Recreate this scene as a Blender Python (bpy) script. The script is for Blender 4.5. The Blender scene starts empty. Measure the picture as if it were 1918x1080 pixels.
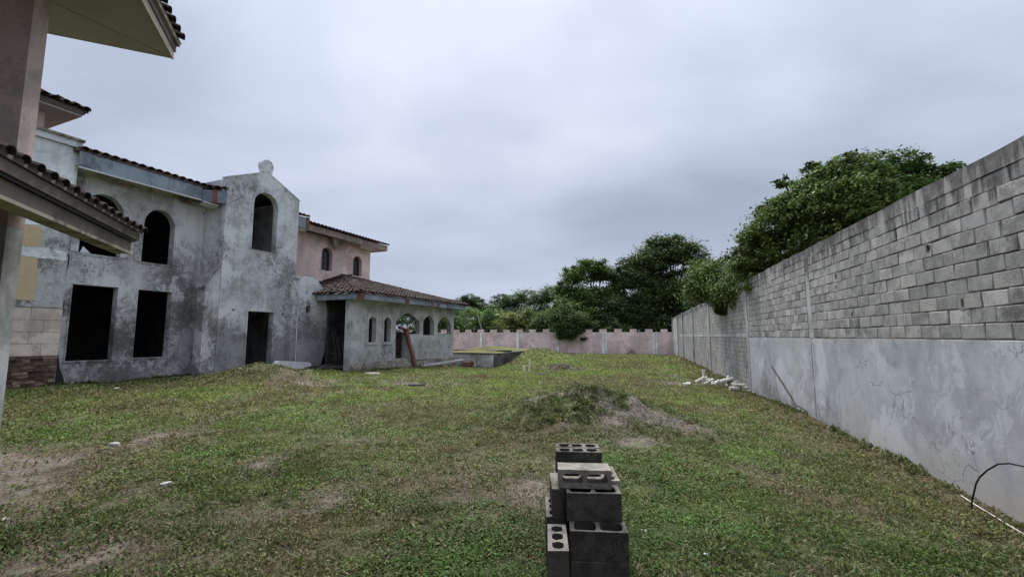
import bpy, bmesh, math, random
import numpy as np
from mathutils import Vector, Matrix
from mathutils.geometry import tessellate_polygon

random.seed(7); RNG = np.random.default_rng(11)
S = bpy.context.scene
C = bpy.data.collections.new('place'); S.collection.children.link(C)
R = math.radians

# ------------------------------------------------------------------ camera
H = 1.8
cam = bpy.data.cameras.new('camera'); cam.sensor_width = 36; cam.lens = 36*830/1918
cam.clip_start = .05; cam.clip_end = 3000
co = bpy.data.objects.new('camera', cam); S.collection.objects.link(co)
co.location = (0, 0, H); co.rotation_euler = (R(90)+math.atan(88/830), 0, 0)
S.camera = co
S.view_settings.view_transform = 'Standard'; S.view_settings.look = 'None'
S.view_settings.exposure = 1.3; S.view_settings.gamma = 1
S.render.resolution_x = 1024; S.render.resolution_y = 576
S.cycles.max_bounces = 5; S.cycles.diffuse_bounces = 3; S.cycles.transparent_max_bounces = 4
SUN_EL, SUN_AZ = R(58), R(2)          # azimuth from +Y towards +X

# ------------------------------------------------------------------ world
W = bpy.data.worlds.new('World'); S.world = W; W.use_nodes = True
nt = W.node_tree; nt.nodes.clear()
def N(nt, typ, **kw):
    n = nt.nodes.new(typ)
    for k, v in kw.items():
        if k in n.inputs.keys() if hasattr(n.inputs, 'keys') else False: n.inputs[k].default_value = v
        else: setattr(n, k, v)
    return n
def L(nt, a, b): nt.links.new(a, b)
def MATH(nt, op, a, b=None, c=None, clamp=False):
    n = nt.nodes.new('ShaderNodeMath'); n.operation = op; n.use_clamp = clamp
    for i, v in enumerate((a, b, c)):
        if v is None: continue
        if isinstance(v, (int, float)): n.inputs[i].default_value = v
        else: nt.links.new(v, n.inputs[i])
    return n.outputs[0]
def RAMP(nt, fac, stops):
    n = nt.nodes.new('ShaderNodeValToRGB'); e = n.color_ramp.elements
    while len(e) < len(stops): e.new(.5)
    for i, (p, c) in enumerate(stops):
        e[i].position = p; e[i].color = (*c, 1) if not isinstance(c, (int, float)) else (c, c, c, 1)
    nt.links.new(fac, n.inputs[0]); return n.outputs[0]
def NOISE(nt, vec, scale, detail=6, rough=.6, dist=0):
    n = nt.nodes.new('ShaderNodeTexNoise'); n.inputs['Scale'].default_value = scale
    n.inputs['Detail'].default_value = detail; n.inputs['Roughness'].default_value = rough
    n.inputs['Distortion'].default_value = dist; nt.links.new(vec, n.inputs['Vector']); return n.outputs[0]
def MIX(nt, fac, a, b, mode='MIX'):
    n = nt.nodes.new('ShaderNodeMix'); n.data_type = 'RGBA'; n.blend_type = mode
    for k, v in ((0, fac), (6, a), (7, b)):
        sock = n.inputs[k]
        if isinstance(v, (int, float)): sock.default_value = v if k == 0 else (v, v, v, 1)
        elif isinstance(v, (tuple, list)): sock.default_value = (*v, 1)
        else: nt.links.new(v, sock)
    return n.outputs[2]
def MAPV(nt, vec, sc, loc=(0, 0, 0)):
    n = nt.nodes.new('ShaderNodeMapping'); n.inputs['Scale'].default_value = sc
    n.inputs['Location'].default_value = loc; nt.links.new(vec, n.inputs[0]); return n.outputs[0]

sky = nt.nodes.new('ShaderNodeTexSky'); sky.sky_type = 'NISHITA'; sky.sun_disc = False
sky.sun_elevation = SUN_EL; sky.sun_rotation = SUN_AZ; sky.air_density = 1; sky.dust_density = 3
tc = nt.nodes.new('ShaderNodeTexCoord'); sp = nt.nodes.new('ShaderNodeSeparateXYZ')
L(nt, tc.outputs['Generated'], sp.inputs[0])
zz = MATH(nt, 'MAXIMUM', sp.outputs[2], 0.0)
den = MATH(nt, 'ADD', zz, .28)
cv = nt.nodes.new('ShaderNodeCombineXYZ')
L(nt, MATH(nt, 'DIVIDE', sp.outputs[0], den), cv.inputs[0]); L(nt, MATH(nt, 'DIVIDE', sp.outputs[1], den), cv.inputs[1])
c1 = NOISE(nt, MAPV(nt, cv.outputs[0], (.6, .9, 1), (4.2, 1.3, 0)), .85, 3, .5, .2)
c2 = NOISE(nt, MAPV(nt, cv.outputs[0], (.9, 1.15, 1), (1.1, 7.7, 3)), 2.0, 5, .5, .3)
cc = MATH(nt, 'ADD', MATH(nt, 'MULTIPLY', c1, .72), MATH(nt, 'MULTIPLY', c2, .28))
ccol = RAMP(nt, cc, [(.36, (.145, .164, .210)), (.46, (.190, .212, .266)), (.55, (.236, .259, .318)), (.66, (.30, .322, .378))])
hor = MATH(nt, 'SUBTRACT', 1, MATH(nt, 'MULTIPLY', zz, 3.2), clamp=True)
ccol = MIX(nt, MATH(nt, 'MULTIPLY', hor, .8), ccol, (.210, .240, .312))
bright = MATH(nt, 'ADD', .98, MATH(nt, 'MULTIPLY', MATH(nt, 'POWER', zz, 3.0), 1.7))
bgc = nt.nodes.new('ShaderNodeBackground'); L(nt, ccol, bgc.inputs[0]); L(nt, bright, bgc.inputs[1])
bgs = nt.nodes.new('ShaderNodeBackground'); L(nt, sky.outputs[0], bgs.inputs[0]); bgs.inputs[1].default_value = .05
mx = nt.nodes.new('ShaderNodeMixShader'); mx.inputs[0].default_value = .92
L(nt, bgs.outputs[0], mx.inputs[1]); L(nt, bgc.outputs[0], mx.inputs[2])
wo = nt.nodes.new('ShaderNodeOutputWorld'); L(nt, mx.outputs[0], wo.inputs[0])

sl = bpy.data.lights.new('sun', 'SUN'); sl.energy = 1.5; sl.angle = R(25); sl.color = (1, .96, .9)
so = bpy.data.objects.new('sun', sl); S.collection.objects.link(so)
sd = Vector((math.sin(SUN_AZ)*math.cos(SUN_EL), math.cos(SUN_AZ)*math.cos(SUN_EL), math.sin(SUN_EL)))
so.rotation_euler = sd.to_track_quat('Z', 'Y').to_euler(); so.location = sd*60

# ------------------------------------------------------------------ object helpers
def absloc(o):
    v = Vector(o.location); p = o.parent
    while p: v += p.location; p = p.parent
    return v
def link(name, me, parent=None, kind=None, loc=None):
    o = bpy.data.objects.new(name, me); C.objects.link(o)
    if parent: o.parent = parent
    if loc is not None: o.location = Vector(loc) - (absloc(parent) if parent else Vector())
    if kind: o['kind'] = kind
    return o
def mesh(name, verts, faces, m, parent=None, kind=None, smooth=False, loc=None):
    """verts in world coordinates; the object's origin is put at its parent's base (or loc)"""
    off = absloc(parent) if parent else Vector(loc or (0, 0, 0))
    me = bpy.data.meshes.new(name)
    V = (np.asarray(verts, dtype=float) - np.array(off)).tolist()
    me.from_pydata(V, [], [list(f) for f in faces]); me.materials.append(m)
    bm = bmesh.new(); bm.from_mesh(me); bmesh.ops.recalc_face_normals(bm, faces=bm.faces[:])
    bm.to_mesh(me); bm.free()
    if smooth:
        me.polygons.foreach_set('use_smooth', [True]*len(me.polygons))
    o = bpy.data.objects.new(name, me); C.objects.link(o)
    if parent: o.parent = parent
    elif loc: o.location = loc
    if kind: o['kind'] = kind
    return o
def thing(name, label, cat, loc=(0, 0, 0), group=None):
    o = bpy.data.objects.new(name, None); C.objects.link(o); o.location = loc
    o.empty_display_size = .2; return tag(o, label, cat, group)
def tag(o, label, cat, group=None, kind=None):
    o['label'] = label; o['category'] = cat
    if group: o['group'] = group
    if kind: o['kind'] = kind
    return o

class Frame:
    """horizontal frame: t runs along heading th (degrees right of +Y), D is the offset to its left"""
    def __init__(s, th): a = R(th); s.s, s.c = math.sin(a), math.cos(a); s.a = a
    def p(s, t, D, z): return (-D*s.c+t*s.s, D*s.s+t*s.c, z)
    def tD(s, x, y): return (x*s.s+y*s.c, -x*s.c+y*s.s)
HF, WF, NF = Frame(22.9), Frame(15.872), Frame(-23.2)

class MB:
    def __init__(s): s.v = []; s.f = []
    def add(s, v, f):
        k = len(s.v); s.v += [tuple(p) for p in v]; s.f += [tuple(i+k for i in q) for q in f]; return s
    def hexa(s, P):   # 8 points, bottom ring then top ring
        return s.add(P, [(0, 3, 2, 1), (4, 5, 6, 7), (0, 1, 5, 4), (1, 2, 6, 5), (2, 3, 7, 6), (3, 0, 4, 7)])
    def fbox(s, F, t0, t1, D0, D1, z0, z1):
        return s.hexa([F.p(t, D, z) for z in (z0, z1) for t, D in ((t0, D0), (t1, D0), (t1, D1), (t0, D1))])
    def tube(s, pts, r, n=8, cap=True):
        pts = [Vector(p) for p in pts]; rr = r if isinstance(r, (list, tuple)) else [r]*len(pts)
        k = len(s.v); ref = None
        for i, p in enumerate(pts):
            d = (pts[min(i+1, len(pts)-1)]-pts[max(i-1, 0)]).normalized()
            if ref is None: ref = d.orthogonal().normalized()
            ref = (ref-d*ref.dot(d)).normalized(); b = d.cross(ref)
            for j in range(n):
                a = 2*math.pi*j/n; s.v.append(tuple(p+(ref*math.cos(a)+b*math.sin(a))*rr[i]))
        for i in range(len(pts)-1):
            for j in range(n):
                s.f.append((k+i*n+j, k+i*n+(j+1) % n, k+(i+1)*n+(j+1) % n, k+(i+1)*n+j))
        if cap:
            s.f.append(tuple(k+j for j in range(n))); s.f.append(tuple(k+(len(pts)-1)*n+j for j in range(n)))
        return s
    def build(s, name, m, parent=None, **kw): return mesh(name, s.v, s.f, m, parent, **kw)

def panel(name, O, u, n, outer, holes, m, parent=None, kind=None, jag=0):
    """slab with holes: O origin, u unit vector along, n thickness vector, outlines in (u, z)"""
    O, u, n = Vector(O), Vector(u), Vector(n)
    loops = [outer]+list(holes)
    tri = tessellate_polygon([[Vector((a, b, 0)) for a, b in lp] for lp in loops])
    pts = [q for lp in loops for q in lp]; M = len(pts)
    v = [O+u*a+Vector((0, 0, b)) for a, b in pts]; v = v+[p+n for p in v]
    f = [tuple(t) for t in tri]+[tuple(i+M for i in t) for t in tri]
    k = 0
    for lp in loops:
        for i in range(len(lp)):
            a, b = k+i, k+(i+1) % len(lp); f.append((a, b, b+M, a+M))
        k += len(lp)
    return mesh(name, [tuple(p) for p in v], f, m, parent, kind)
def panelT(name, F, D, th, outer, holes, m, parent=None, **k):
    return panel(name, F.p(0, D, 0), F.p(1, 0, 0), Vector(F.p(0, th, 0)), outer, holes, m, parent, **k)
def panelD(name, F, t, th, outer, holes, m, parent=None, **k):
    return panel(name, F.p(t, 0, 0), F.p(0, 1, 0), Vector(F.p(th, 0, 0)), outer, holes, m, parent, **k)
def arch(a, b, z0, zs, zt, n=14, point=0):
    c, h = (a+b)/2, (b-a)/2; out = [(a, z0), (b, z0)]
    for i in range(n+1):
        q = math.pi*i/n; x = math.cos(q); y = math.sin(q)
        if point: y = y*(1-point)+point*(1-abs(x))
        out.append((c+h*x, zs+(zt-zs)*y))
    return out
def rect(a, b, z0, z1): return [(a, z0), (b, z0), (b, z1), (a, z1)]
def ring(name, F, D, th, outer, inner, m, parent):   # surround
    return panelT(name, F, D, th, outer, [inner], m, parent)

# ------------------------------------------------------------------ materials
def new(name, rough=.9, spec=.3):
    m = bpy.data.materials.new(name); m.use_nodes = True; nt = m.node_tree
    b = nt.nodes['Principled BSDF']; b.inputs['Roughness'].default_value = rough
    b.inputs['Specular IOR Level'].default_value = spec
    return m, nt, b
def coords(nt, rnd=0, world=False):
    if world:
        g = nt.nodes.new('ShaderNodeNewGeometry'); return g.outputs['Position']
    t = nt.nodes.new('ShaderNodeTexCoord'); v = t.outputs['Object']
    if rnd:
        o = nt.nodes.new('ShaderNodeObjectInfo'); a = nt.nodes.new('ShaderNodeVectorMath'); a.operation = 'ADD'
        L(nt, v, a.inputs[0]); L(nt, MATH(nt, 'MULTIPLY', o.outputs['Random'], 57.3), a.inputs[1]); v = a.outputs[0]
    return v
def bump(nt, b, h, strength=.5, dist=.01):
    n = nt.nodes.new('ShaderNodeBump'); n.inputs['Strength'].default_value = strength; n.inputs['Distance'].default_value = dist
    L(nt, h, n.inputs['Height']); L(nt, n.outputs[0], b.inputs['Normal'])
def stucco(name, light, mid, dark, stain=.5, scale=1.0, streak=.3, crack=.5, rnd=0, bumpd=.012, moldz=None, peach=False, world=True, fine=.25, damp=None):
    m, nt, b = new(name, .92, .2); v = coords(nt, rnd, world)
    n1 = NOISE(nt, v, .9*scale, 8, .68, .6); n2 = NOISE(nt, v, 4.5*scale, 8, .7, .3); n3 = NOISE(nt, v, 38, 4, .7)
    a = MATH(nt, 'ADD', MATH(nt, 'MULTIPLY', n1, .62), MATH(nt, 'MULTIPLY', n2, .38))
    col = RAMP(nt, a, [(.38, tuple(c*.8 for c in mid)), (.46, mid), (.53, light), (.66, tuple(min(1, c*1.22) for c in light))])
    # dark mould patches with ragged, crackly edges: a broad mask broken up by crisp fine noise
    big = NOISE(nt, MAPV(nt, v, (1, 1, .8), (9, 4, 2)), .5*scale, 3, .55, .5)
    fin = NOISE(nt, MAPV(nt, v, (1, 1, 1), (2, 8, 5)), 5.5*scale, 12, .82, 1.1)
    s1 = MATH(nt, 'ADD', MATH(nt, 'MULTIPLY', big, .5), MATH(nt, 'MULTIPLY', fin, .5))
    th0 = .585-.11*stain
    sm = RAMP(nt, s1, [(th0, 0), (th0+.018, .65), (th0+.07, 1)])
    col = MIX(nt, MATH(nt, 'MULTIPLY', sm, min(.92, .5+stain*.6)), col, dark)
    pt = MATH(nt, 'ADD', MATH(nt, 'MULTIPLY', NOISE(nt, MAPV(nt, v, (1, 1, 1), (20, 3, 9)), .8*scale, 3, .5, .8), .6), MATH(nt, 'MULTIPLY', NOISE(nt, MAPV(nt, v, (1, 1, .6), (6, 1, 8)), 7*scale, 10, .8, 1.4), .4))
    col = MIX(nt, RAMP(nt, pt, [(.525, 0), (.54, .6), (.60, .85)]), col, tuple(min(1, c*1.3) for c in light))
    if streak:
        st = NOISE(nt, MAPV(nt, v, (6, 6, .28)), 1.1, 9, .78, .2)
        col = MIX(nt, MATH(nt, 'MULTIPLY', RAMP(nt, st, [(.54, 0), (.62, 1)]), streak), col, dark)
    hgt = MATH(nt, 'ADD', n2, MATH(nt, 'MULTIPLY', n3, fine))
    if crack:
        vo = nt.nodes.new('ShaderNodeTexVoronoi'); vo.feature = 'DISTANCE_TO_EDGE'; vo.inputs['Scale'].default_value = 1.1*scale
        dd = nt.nodes.new('ShaderNodeTexNoise'); dd.inputs['Scale'].default_value = 3; dd.inputs['Detail'].default_value = 6
        L(nt, v, dd.inputs['Vector']); q = nt.nodes.new('ShaderNodeVectorMath'); q.operation = 'MULTIPLY_ADD'
        L(nt, dd.outputs[1], q.inputs[0]); q.inputs[1].default_value = (.7, .7, .7); L(nt, v, q.inputs[2])
        L(nt, q.outputs[0], vo.inputs['Vector'])
        cm = MATH(nt, 'MULTIPLY', RAMP(nt, vo.outputs[0], [(0, 1), (.012, 0)]), RAMP(nt, NOISE(nt, v, .9, 2), [(.54, 0), (.6, .8)]))
        cm = MATH(nt, 'MULTIPLY', cm, crack)
        col = MIX(nt, cm, col, tuple(c*.5 for c in dark)); hgt = MATH(nt, 'SUBTRACT', hgt, cm)
    g = nt.nodes.new('ShaderNodeNewGeometry'); sx = nt.nodes.new('ShaderNodeSeparateXYZ'); L(nt, g.outputs['Position'], sx.inputs[0])
    if moldz:      # runs of black mould below the coping
        z0, z1 = moldz
        run = NOISE(nt, MAPV(nt, g.outputs['Position'], (3.4, 3.4, .12)), 1.3, 6, .7)
        lim = MATH(nt, 'ADD', z0, MATH(nt, 'MULTIPLY', MATH(nt, 'SUBTRACT', .50, run), 2.8))
        mm = MATH(nt, 'MULTIPLY', MATH(nt, 'SUBTRACT', sx.outputs[2], lim), 5.5, clamp=True)
        mm = MATH(nt, 'MULTIPLY', mm, RAMP(nt, n2, [(.3, 1), (.7, .35)]))
        col = MIX(nt, MATH(nt, 'MULTIPLY', mm, .9), col, tuple(c*.55 for c in dark))
    if peach:
        pz = MATH(nt, 'MULTIPLY', MATH(nt, 'SUBTRACT', MATH(nt, 'ADD', .25, MATH(nt, 'MULTIPLY', MATH(nt, 'SUBTRACT', n1, .5), 3.0)), sx.outputs[2]), 1.5, clamp=True)
        col = MIX(nt, MATH(nt, 'MULTIPLY', pz, .45), col, (.50, .40, .31))
    if damp is not None:
        pz = MATH(nt, 'MULTIPLY', MATH(nt, 'SUBTRACT', MATH(nt, 'ADD', damp, MATH(nt, 'MULTIPLY', MATH(nt, 'SUBTRACT', s1, .5), 14)), sx.outputs[2]), 1.6, clamp=True)
        col = MIX(nt, MATH(nt, 'MULTIPLY', pz, .62), col, dark)
    L(nt, col, b.inputs['Base Color']); bump(nt, b, hgt, .55, bumpd); return m
def plain(name, col, var=.25, rough=.8, scale=8, rnd=0, spec=.3, bd=.003):
    m, nt, b = new(name, rough, spec); v = coords(nt, rnd)
    n = NOISE(nt, v, scale, 6, .65)
    c = MIX(nt, RAMP(nt, n, [(.3, 0), (.7, 1)]), tuple(x*(1-var) for x in col), tuple(min(1, x*(1+var)) for x in col))
    if rnd:
        o = nt.nodes.new('ShaderNodeObjectInfo')
        c = MIX(nt, 1, c, RAMP(nt, o.outputs['Random'], [(0, 1-var), (1, 1.0)]), 'MULTIPLY')
    L(nt, c, b.inputs['Base Color']); bump(nt, b, n, .4, bd); return m

M = {}
M['gray'] = stucco('weathered_stucco', (.56, .565, .555), (.42, .42, .41), (.10, .096, .088), stain=.42, scale=.9, streak=.3, crack=.4, damp=.9)
M['tower'] = stucco('tower_stucco', (.58, .59, .59), (.44, .445, .445), (.11, .108, .105), stain=.42, scale=1, streak=.25, crack=.6, damp=2.6)
M['bwall'] = stucco('left_block_stucco', (.50, .505, .485), (.36, .36, .34), (.11, .105, .095), stain=.6, streak=.4, crack=.6)
M['pav'] = stucco('pavilion_stucco', (.47, .475, .46), (.35, .35, .33), (.11, .11, .10), stain=.3, streak=.3, crack=.4, damp=.8)
M['pier'] = stucco('pier_stucco', (.40, .405, .41), (.28, .28, .28), (.10, .098, .09), stain=.35, streak=.3, crack=.3)
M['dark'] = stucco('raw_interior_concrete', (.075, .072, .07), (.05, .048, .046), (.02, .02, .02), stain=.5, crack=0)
M['white'] = stucco('old_white_paint', (.74, .77, .77), (.62, .65, .65), (.20, .20, .18), stain=.25, streak=.2, crack=.2)
M['yellow'] = plain('ochre_paint', (.58, .46, .27), .12, .85)
M['pink'] = stucco('pink_painted_stucco', (.70, .545, .485), (.64, .49, .435), (.22, .17, .15), stain=.12, streak=.12, crack=.1, fine=.1)
M['pinkfascia'] = stucco('dull_pink_fascia', (.30, .235, .20), (.25, .195, .165), (.12, .09, .08), stain=.25, streak=.2, crack=0)
M['soffit'] = plain('painted_soffit', (.40, .37, .345), .07, .9, 3)
M['beigewall'] = stucco('beige_rose_stucco', (.46, .375, .335), (.41, .335, .30), (.2, .16, .14), stain=.1, streak=.08, crack=0)
M['metal'] = stucco('grey_blue_fascia', (.255, .30, .335), (.20, .235, .265), (.10, .10, .10), stain=.3, streak=.3, crack=0, bumpd=.003)
M['trim'] = plain('pale_trim', (.62, .62, .60), .15)
M['red'] = plain('red_oxide_paint', (.20, .085, .07), .35, .8)
M['brown'] = stucco('brown_painted_beam', (.150, .122, .108), (.115, .092, .08), (.05, .04, .035), stain=.3, streak=.15, crack=0, bumpd=.004)
M['dirtytrim'] = stucco('stained_cream_trim', (.34, .31, .24), (.20, .175, .14), (.07, .06, .05), stain=.6, streak=.2, crack=0, bumpd=.004)
M['tile'] = None
def tile_mat():
    m, nt, b = new('clay_roof_tile', .85, .3); v = coords(nt, 0, True); o = nt.nodes.new('ShaderNodeObjectInfo')
    n = NOISE(nt, v, 3.3, 8, .7, .5); n2 = NOISE(nt, v, 19, 5, .7)
    c = RAMP(nt, MATH(nt, 'ADD', MATH(nt, 'MULTIPLY', n, .6), MATH(nt, 'MULTIPLY', n2, .4)), [(.33, (.022, .016, .014)), (.5, (.052, .033, .028)), (.60, (.085, .055, .043)), (.68, (.22, .19, .155))])
    c = MIX(nt, 1, c, RAMP(nt, o.outputs['Random'], [(0, .6), (1, 1.25)]), 'MULTIPLY')
    L(nt, c, b.inputs['Base Color']); bump(nt, b, n2, .5, .006); return m
M['tile'] = tile_mat()
M['block'] = stucco('concrete_block', (.46, .448, .43), (.36, .35, .335), (.075, .072, .068), stain=.3, scale=1.6, streak=.12, crack=.25, rnd=1, world=False, moldz=(3.58, 3.95), fine=.8)
def tint_block(m, lo=.84, hi=1.14, warm=True):
    nt = m.node_tree; b = nt.nodes['Principled BSDF']; src = b.inputs['Base Color'].links[0].from_socket
    o = nt.nodes.new('ShaderNodeObjectInfo')
    c = RAMP(nt, o.outputs['Random'], [(0, (lo, lo, lo)), (.5, (.95, .945, .935)), (.85, (1.03, 1.0, .97)), (1, (hi, hi*.99, hi*.98))])
    L(nt, MIX(nt, 1, src, c, 'MULTIPLY'), b.inputs['Base Color'])
tint_block(M['block'])
M['blockfar'] = stucco('far_block', (.43, .415, .39), (.33, .32, .305), (.09, .088, .08), stain=.15, scale=1.6, streak=.2, crack=.2, moldz=(3.5, 3.95), peach=True)
M['mortar'] = stucco('mortar', (.20, .195, .188), (.10, .097, .092), (.06, .058, .055), stain=.35, scale=2, streak=.2, crack=0, moldz=(3.35, 3.95))
M['beam'] = stucco('bond_beam_concrete', (.40, .385, .365), (.29, .28, .265), (.05, .048, .045), stain=.45, streak=.5, crack=.9, moldz=(3.66, 3.95))
M['post'] = stucco('pale_post_concrete', (.52, .515, .51), (.42, .415, .41), (.12, .115, .11), stain=.2, streak=.3, crack=.3, moldz=(3.3, 3.95))
M['plaster'] = stucco('smooth_grey_plaster', (.56, .575, .585), (.48, .495, .51), (.20, .205, .21), stain=.16, scale=.7, streak=.2, crack=.8, peach=True, bumpd=.006, fine=.12, damp=-.12)
M['backpink'] = stucco('faded_pink_wall', (.66, .52, .50), (.58, .45, .435), (.20, .155, .15), stain=.05, scale=.5, streak=.3, crack=0)
M['tank'] = stucco('tank_concrete', (.48, .50, .50), (.38, .39, .39), (.06, .06, .055), stain=.1, streak=.9, crack=.2)
M['tankdark'] = stucco('mouldy_tank_concrete', (.12, .115, .105), (.06, .058, .052), (.02, .02, .018), stain=.6, streak=.6, crack=.2)
M['stone'] = stucco('foundation_stone', (.40, .35, .28), (.27, .235, .19), (.08, .075, .065), stain=.4, scale=2, streak=0, crack=.3)
M['travertine'] = stucco('travertine_cladding', (.64, .54, .46), (.54, .45, .38), (.26, .18, .15), stain=.15, scale=2, streak=0, crack=0, fine=.05)
M['ledge'] = plain('split_ledge_stone', (.17, .115, .085), .55, .9, 9, 1)
M['ledge2'] = plain('pale_ledge_stone', (.27, .20, .15), .4, .9, 9)
M['cinder'] = stucco('cinder_block_concrete', (.085, .080, .072), (.055, .052, .046), (.018, .017, .015), stain=.4, scale=3, streak=0, crack=0, rnd=1, world=False, fine=1.6, bumpd=.008)
M['cinderpale'] = stucco('pale_cinder_block', (.30, .275, .235), (.21, .19, .16), (.06, .056, .05), stain=.2, scale=3, streak=0, crack=0, rnd=1, world=False, fine=1.6, bumpd=.008)
M['cinderlit'] = stucco('lit_top_cinder_block', (.19, .175, .15), (.13, .12, .105), (.035, .033, .03), stain=.4, scale=3, streak=0, crack=0, rnd=1, world=False, fine=1.6, bumpd=.008)
M['pvc'] = plain('aged_white_pvc', (.72, .70, .63), .25, .5, 12)
M['foam'] = plain('white_board', (.72, .73, .74), .12, .8, 5)
M['wood'] = plain('grey_timber', (.10, .088, .078), .4, .9, 7)
M['black'] = plain('black_plastic_pipe', (.015, .015, .016), .2, .5)
M['rust'] = plain('rusty_rebar', (.045, .035, .03), .4, .9)
M['glass'] = plain('dark_window_glass', (.03, .035, .04), .2, .15, 2, spec=.5)
M['frame'] = plain('dark_window_frame', (.06, .05, .05), .2, .7)
M['barkm'] = plain('tree_bark', (.075, .06, .048), .4, .95, 9, bd=.02)
M['pebble'] = plain('pale_stone', (.48, .47, .44), .2, .9, 20)
def leaf_mat(name='foliage'):
    m, nt, b = new(name, .6, .25); a = nt.nodes.new('ShaderNodeAttribute'); a.attribute_name = 'tint'
    L(nt, a.outputs['Color'], b.inputs['Base Color'])
    t = nt.nodes.new('ShaderNodeBsdfTranslucent'); L(nt, a.outputs['Color'], t.inputs[0])
    x = nt.nodes.new('ShaderNodeMixShader'); x.inputs[0].default_value = .28
    L(nt, b.outputs[0], x.inputs[1]); L(nt, t.outputs[0], x.inputs[2])
    L(nt, x.outputs[0], nt.nodes['Material Output'].inputs[0]); return m
M['leaf'] = leaf_mat()

# ------------------------------------------------------------------ numpy noise and terrain
_T = np.random.default_rng(3).random((64, 64))
def vnoise(x, y):
    xi = np.floor(x).astype(int); yi = np.floor(y).astype(int); fx = x-xi; fy = y-yi
    fx = fx*fx*(3-2*fx); fy = fy*fy*(3-2*fy)
    a = _T[xi % 64, yi % 64]; b = _T[(xi+1) % 64, yi % 64]; c = _T[xi % 64, (yi+1) % 64]; d = _T[(xi+1) % 64, (yi+1) % 64]
    return (a*(1-fx)+b*fx)*(1-fy)+(c*(1-fx)+d*fx)*fy
def fbm(x, y, o=5, g=.55):
    s = 0; w = 1; t = 0
    for i in range(o):
        s = s+w*vnoise(x*2**i+17.3*i, y*2**i+9.1*i); t += w; w *= g
    return s/t
CP = np.array([(0, 0, 0), (.6, 3.4, .13), (.5, 4.2, .05), (0, 4, 0), (-3, 5, 0.02), (3, 4, -.05), (0, 8, -.02), (-7, 6, .05), (-14, 2, .25), (5.3, 5, -.27), (6.6, 9, -.2), (4, 11, -.12),
    (7.3, 11.3, -.14), (9.0, 16.6, -.35), (8, 18, -.28), (11.5, 26, -.35), (13.4, 32.5, -.3), (19, 54, -.48), (12, 55, -.47), (5, 50, -.42), (-4, 58, -.3),
    (-9.0, 13.5, .32), (-11.6, 13.8, .42), (-13, 12.4, .46), (-14.5, 14, .5), (-10.5, 15.6, .5), (-8.2, 17.6, .44), (-6.6, 18.6, .34), (-5.2, 19.8, .27), (-3.8, 22, .2),
    (-2.0, 19, .12), (-2.5, 15, .12), (1, 15, .02), (5, 16, -.12), (2.3, 21, -.03), (7, 24, -.2), (6, 35, -.25), (-1, 22, .02), (-1.3, 25, -.12), (-3.6, 25.4, -.06), (1, 25.5, -.1), (2.5, 37, -.25), (-8, 40, .1), (-20, 30, .5), (20, 10, -.3), (30, 40, -.5), (-30, 5, .3), (0, -10, 0), (0, 100, -.6), (60, 60, -.6), (-60, 60, .2)])
def bare(x, y):      # mound shapes
    h = .64*np.exp(-(((x-1.7)/1.7)**2+((y-10.1)/1.3)**2)**1.25*.8)
    h += .54*np.exp(-(((x+8.15)/1.2)**2+((y-14.7)/.9)**2)*.8)
    h += 1.0*np.exp(-(((x-2.0)/2.4)**2+((y-31.0)/3.4)**2))
    h += .22*np.exp(-(((x-2.75)/1.0)**2+((y-24.6)/.7)**2))
    h += .18*np.exp(-(((x-9.6)/2.6)**2+((y-29)/2.5)**2))
    return h
def ground_z(x, y):
    x = np.asarray(x, float); y = np.asarray(y, float)
    num = np.zeros_like(x); den_ = np.zeros_like(x)
    for a, b, z in CP:
        w = 1/((x-a)**2+(y-b)**2+2.5)**2; num += w*z; den_ += w
    h = num/den_+bare(x, y)
    far = np.clip((np.hypot(x, y)-75)/120, 0, 1)
    m1 = np.exp(-(((x-1.9)/1.9)**2+((y-9.8)/1.8)**2))
    h += (fbm(x*.6, y*.6, 4)-.5)*.14+(fbm(x*2.3+5, y*2.3, 4)-.5)*.05+m1*(fbm(x*2.6+2, y*2.6, 6, .82)-.5)*.55
    r = np.exp(-(((x-2.75)/1.1)**2+((y-24.6)/.9)**2)); h += r*(fbm(x*5, y*5, 4, .8)-.45)*.35
    return h
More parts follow.
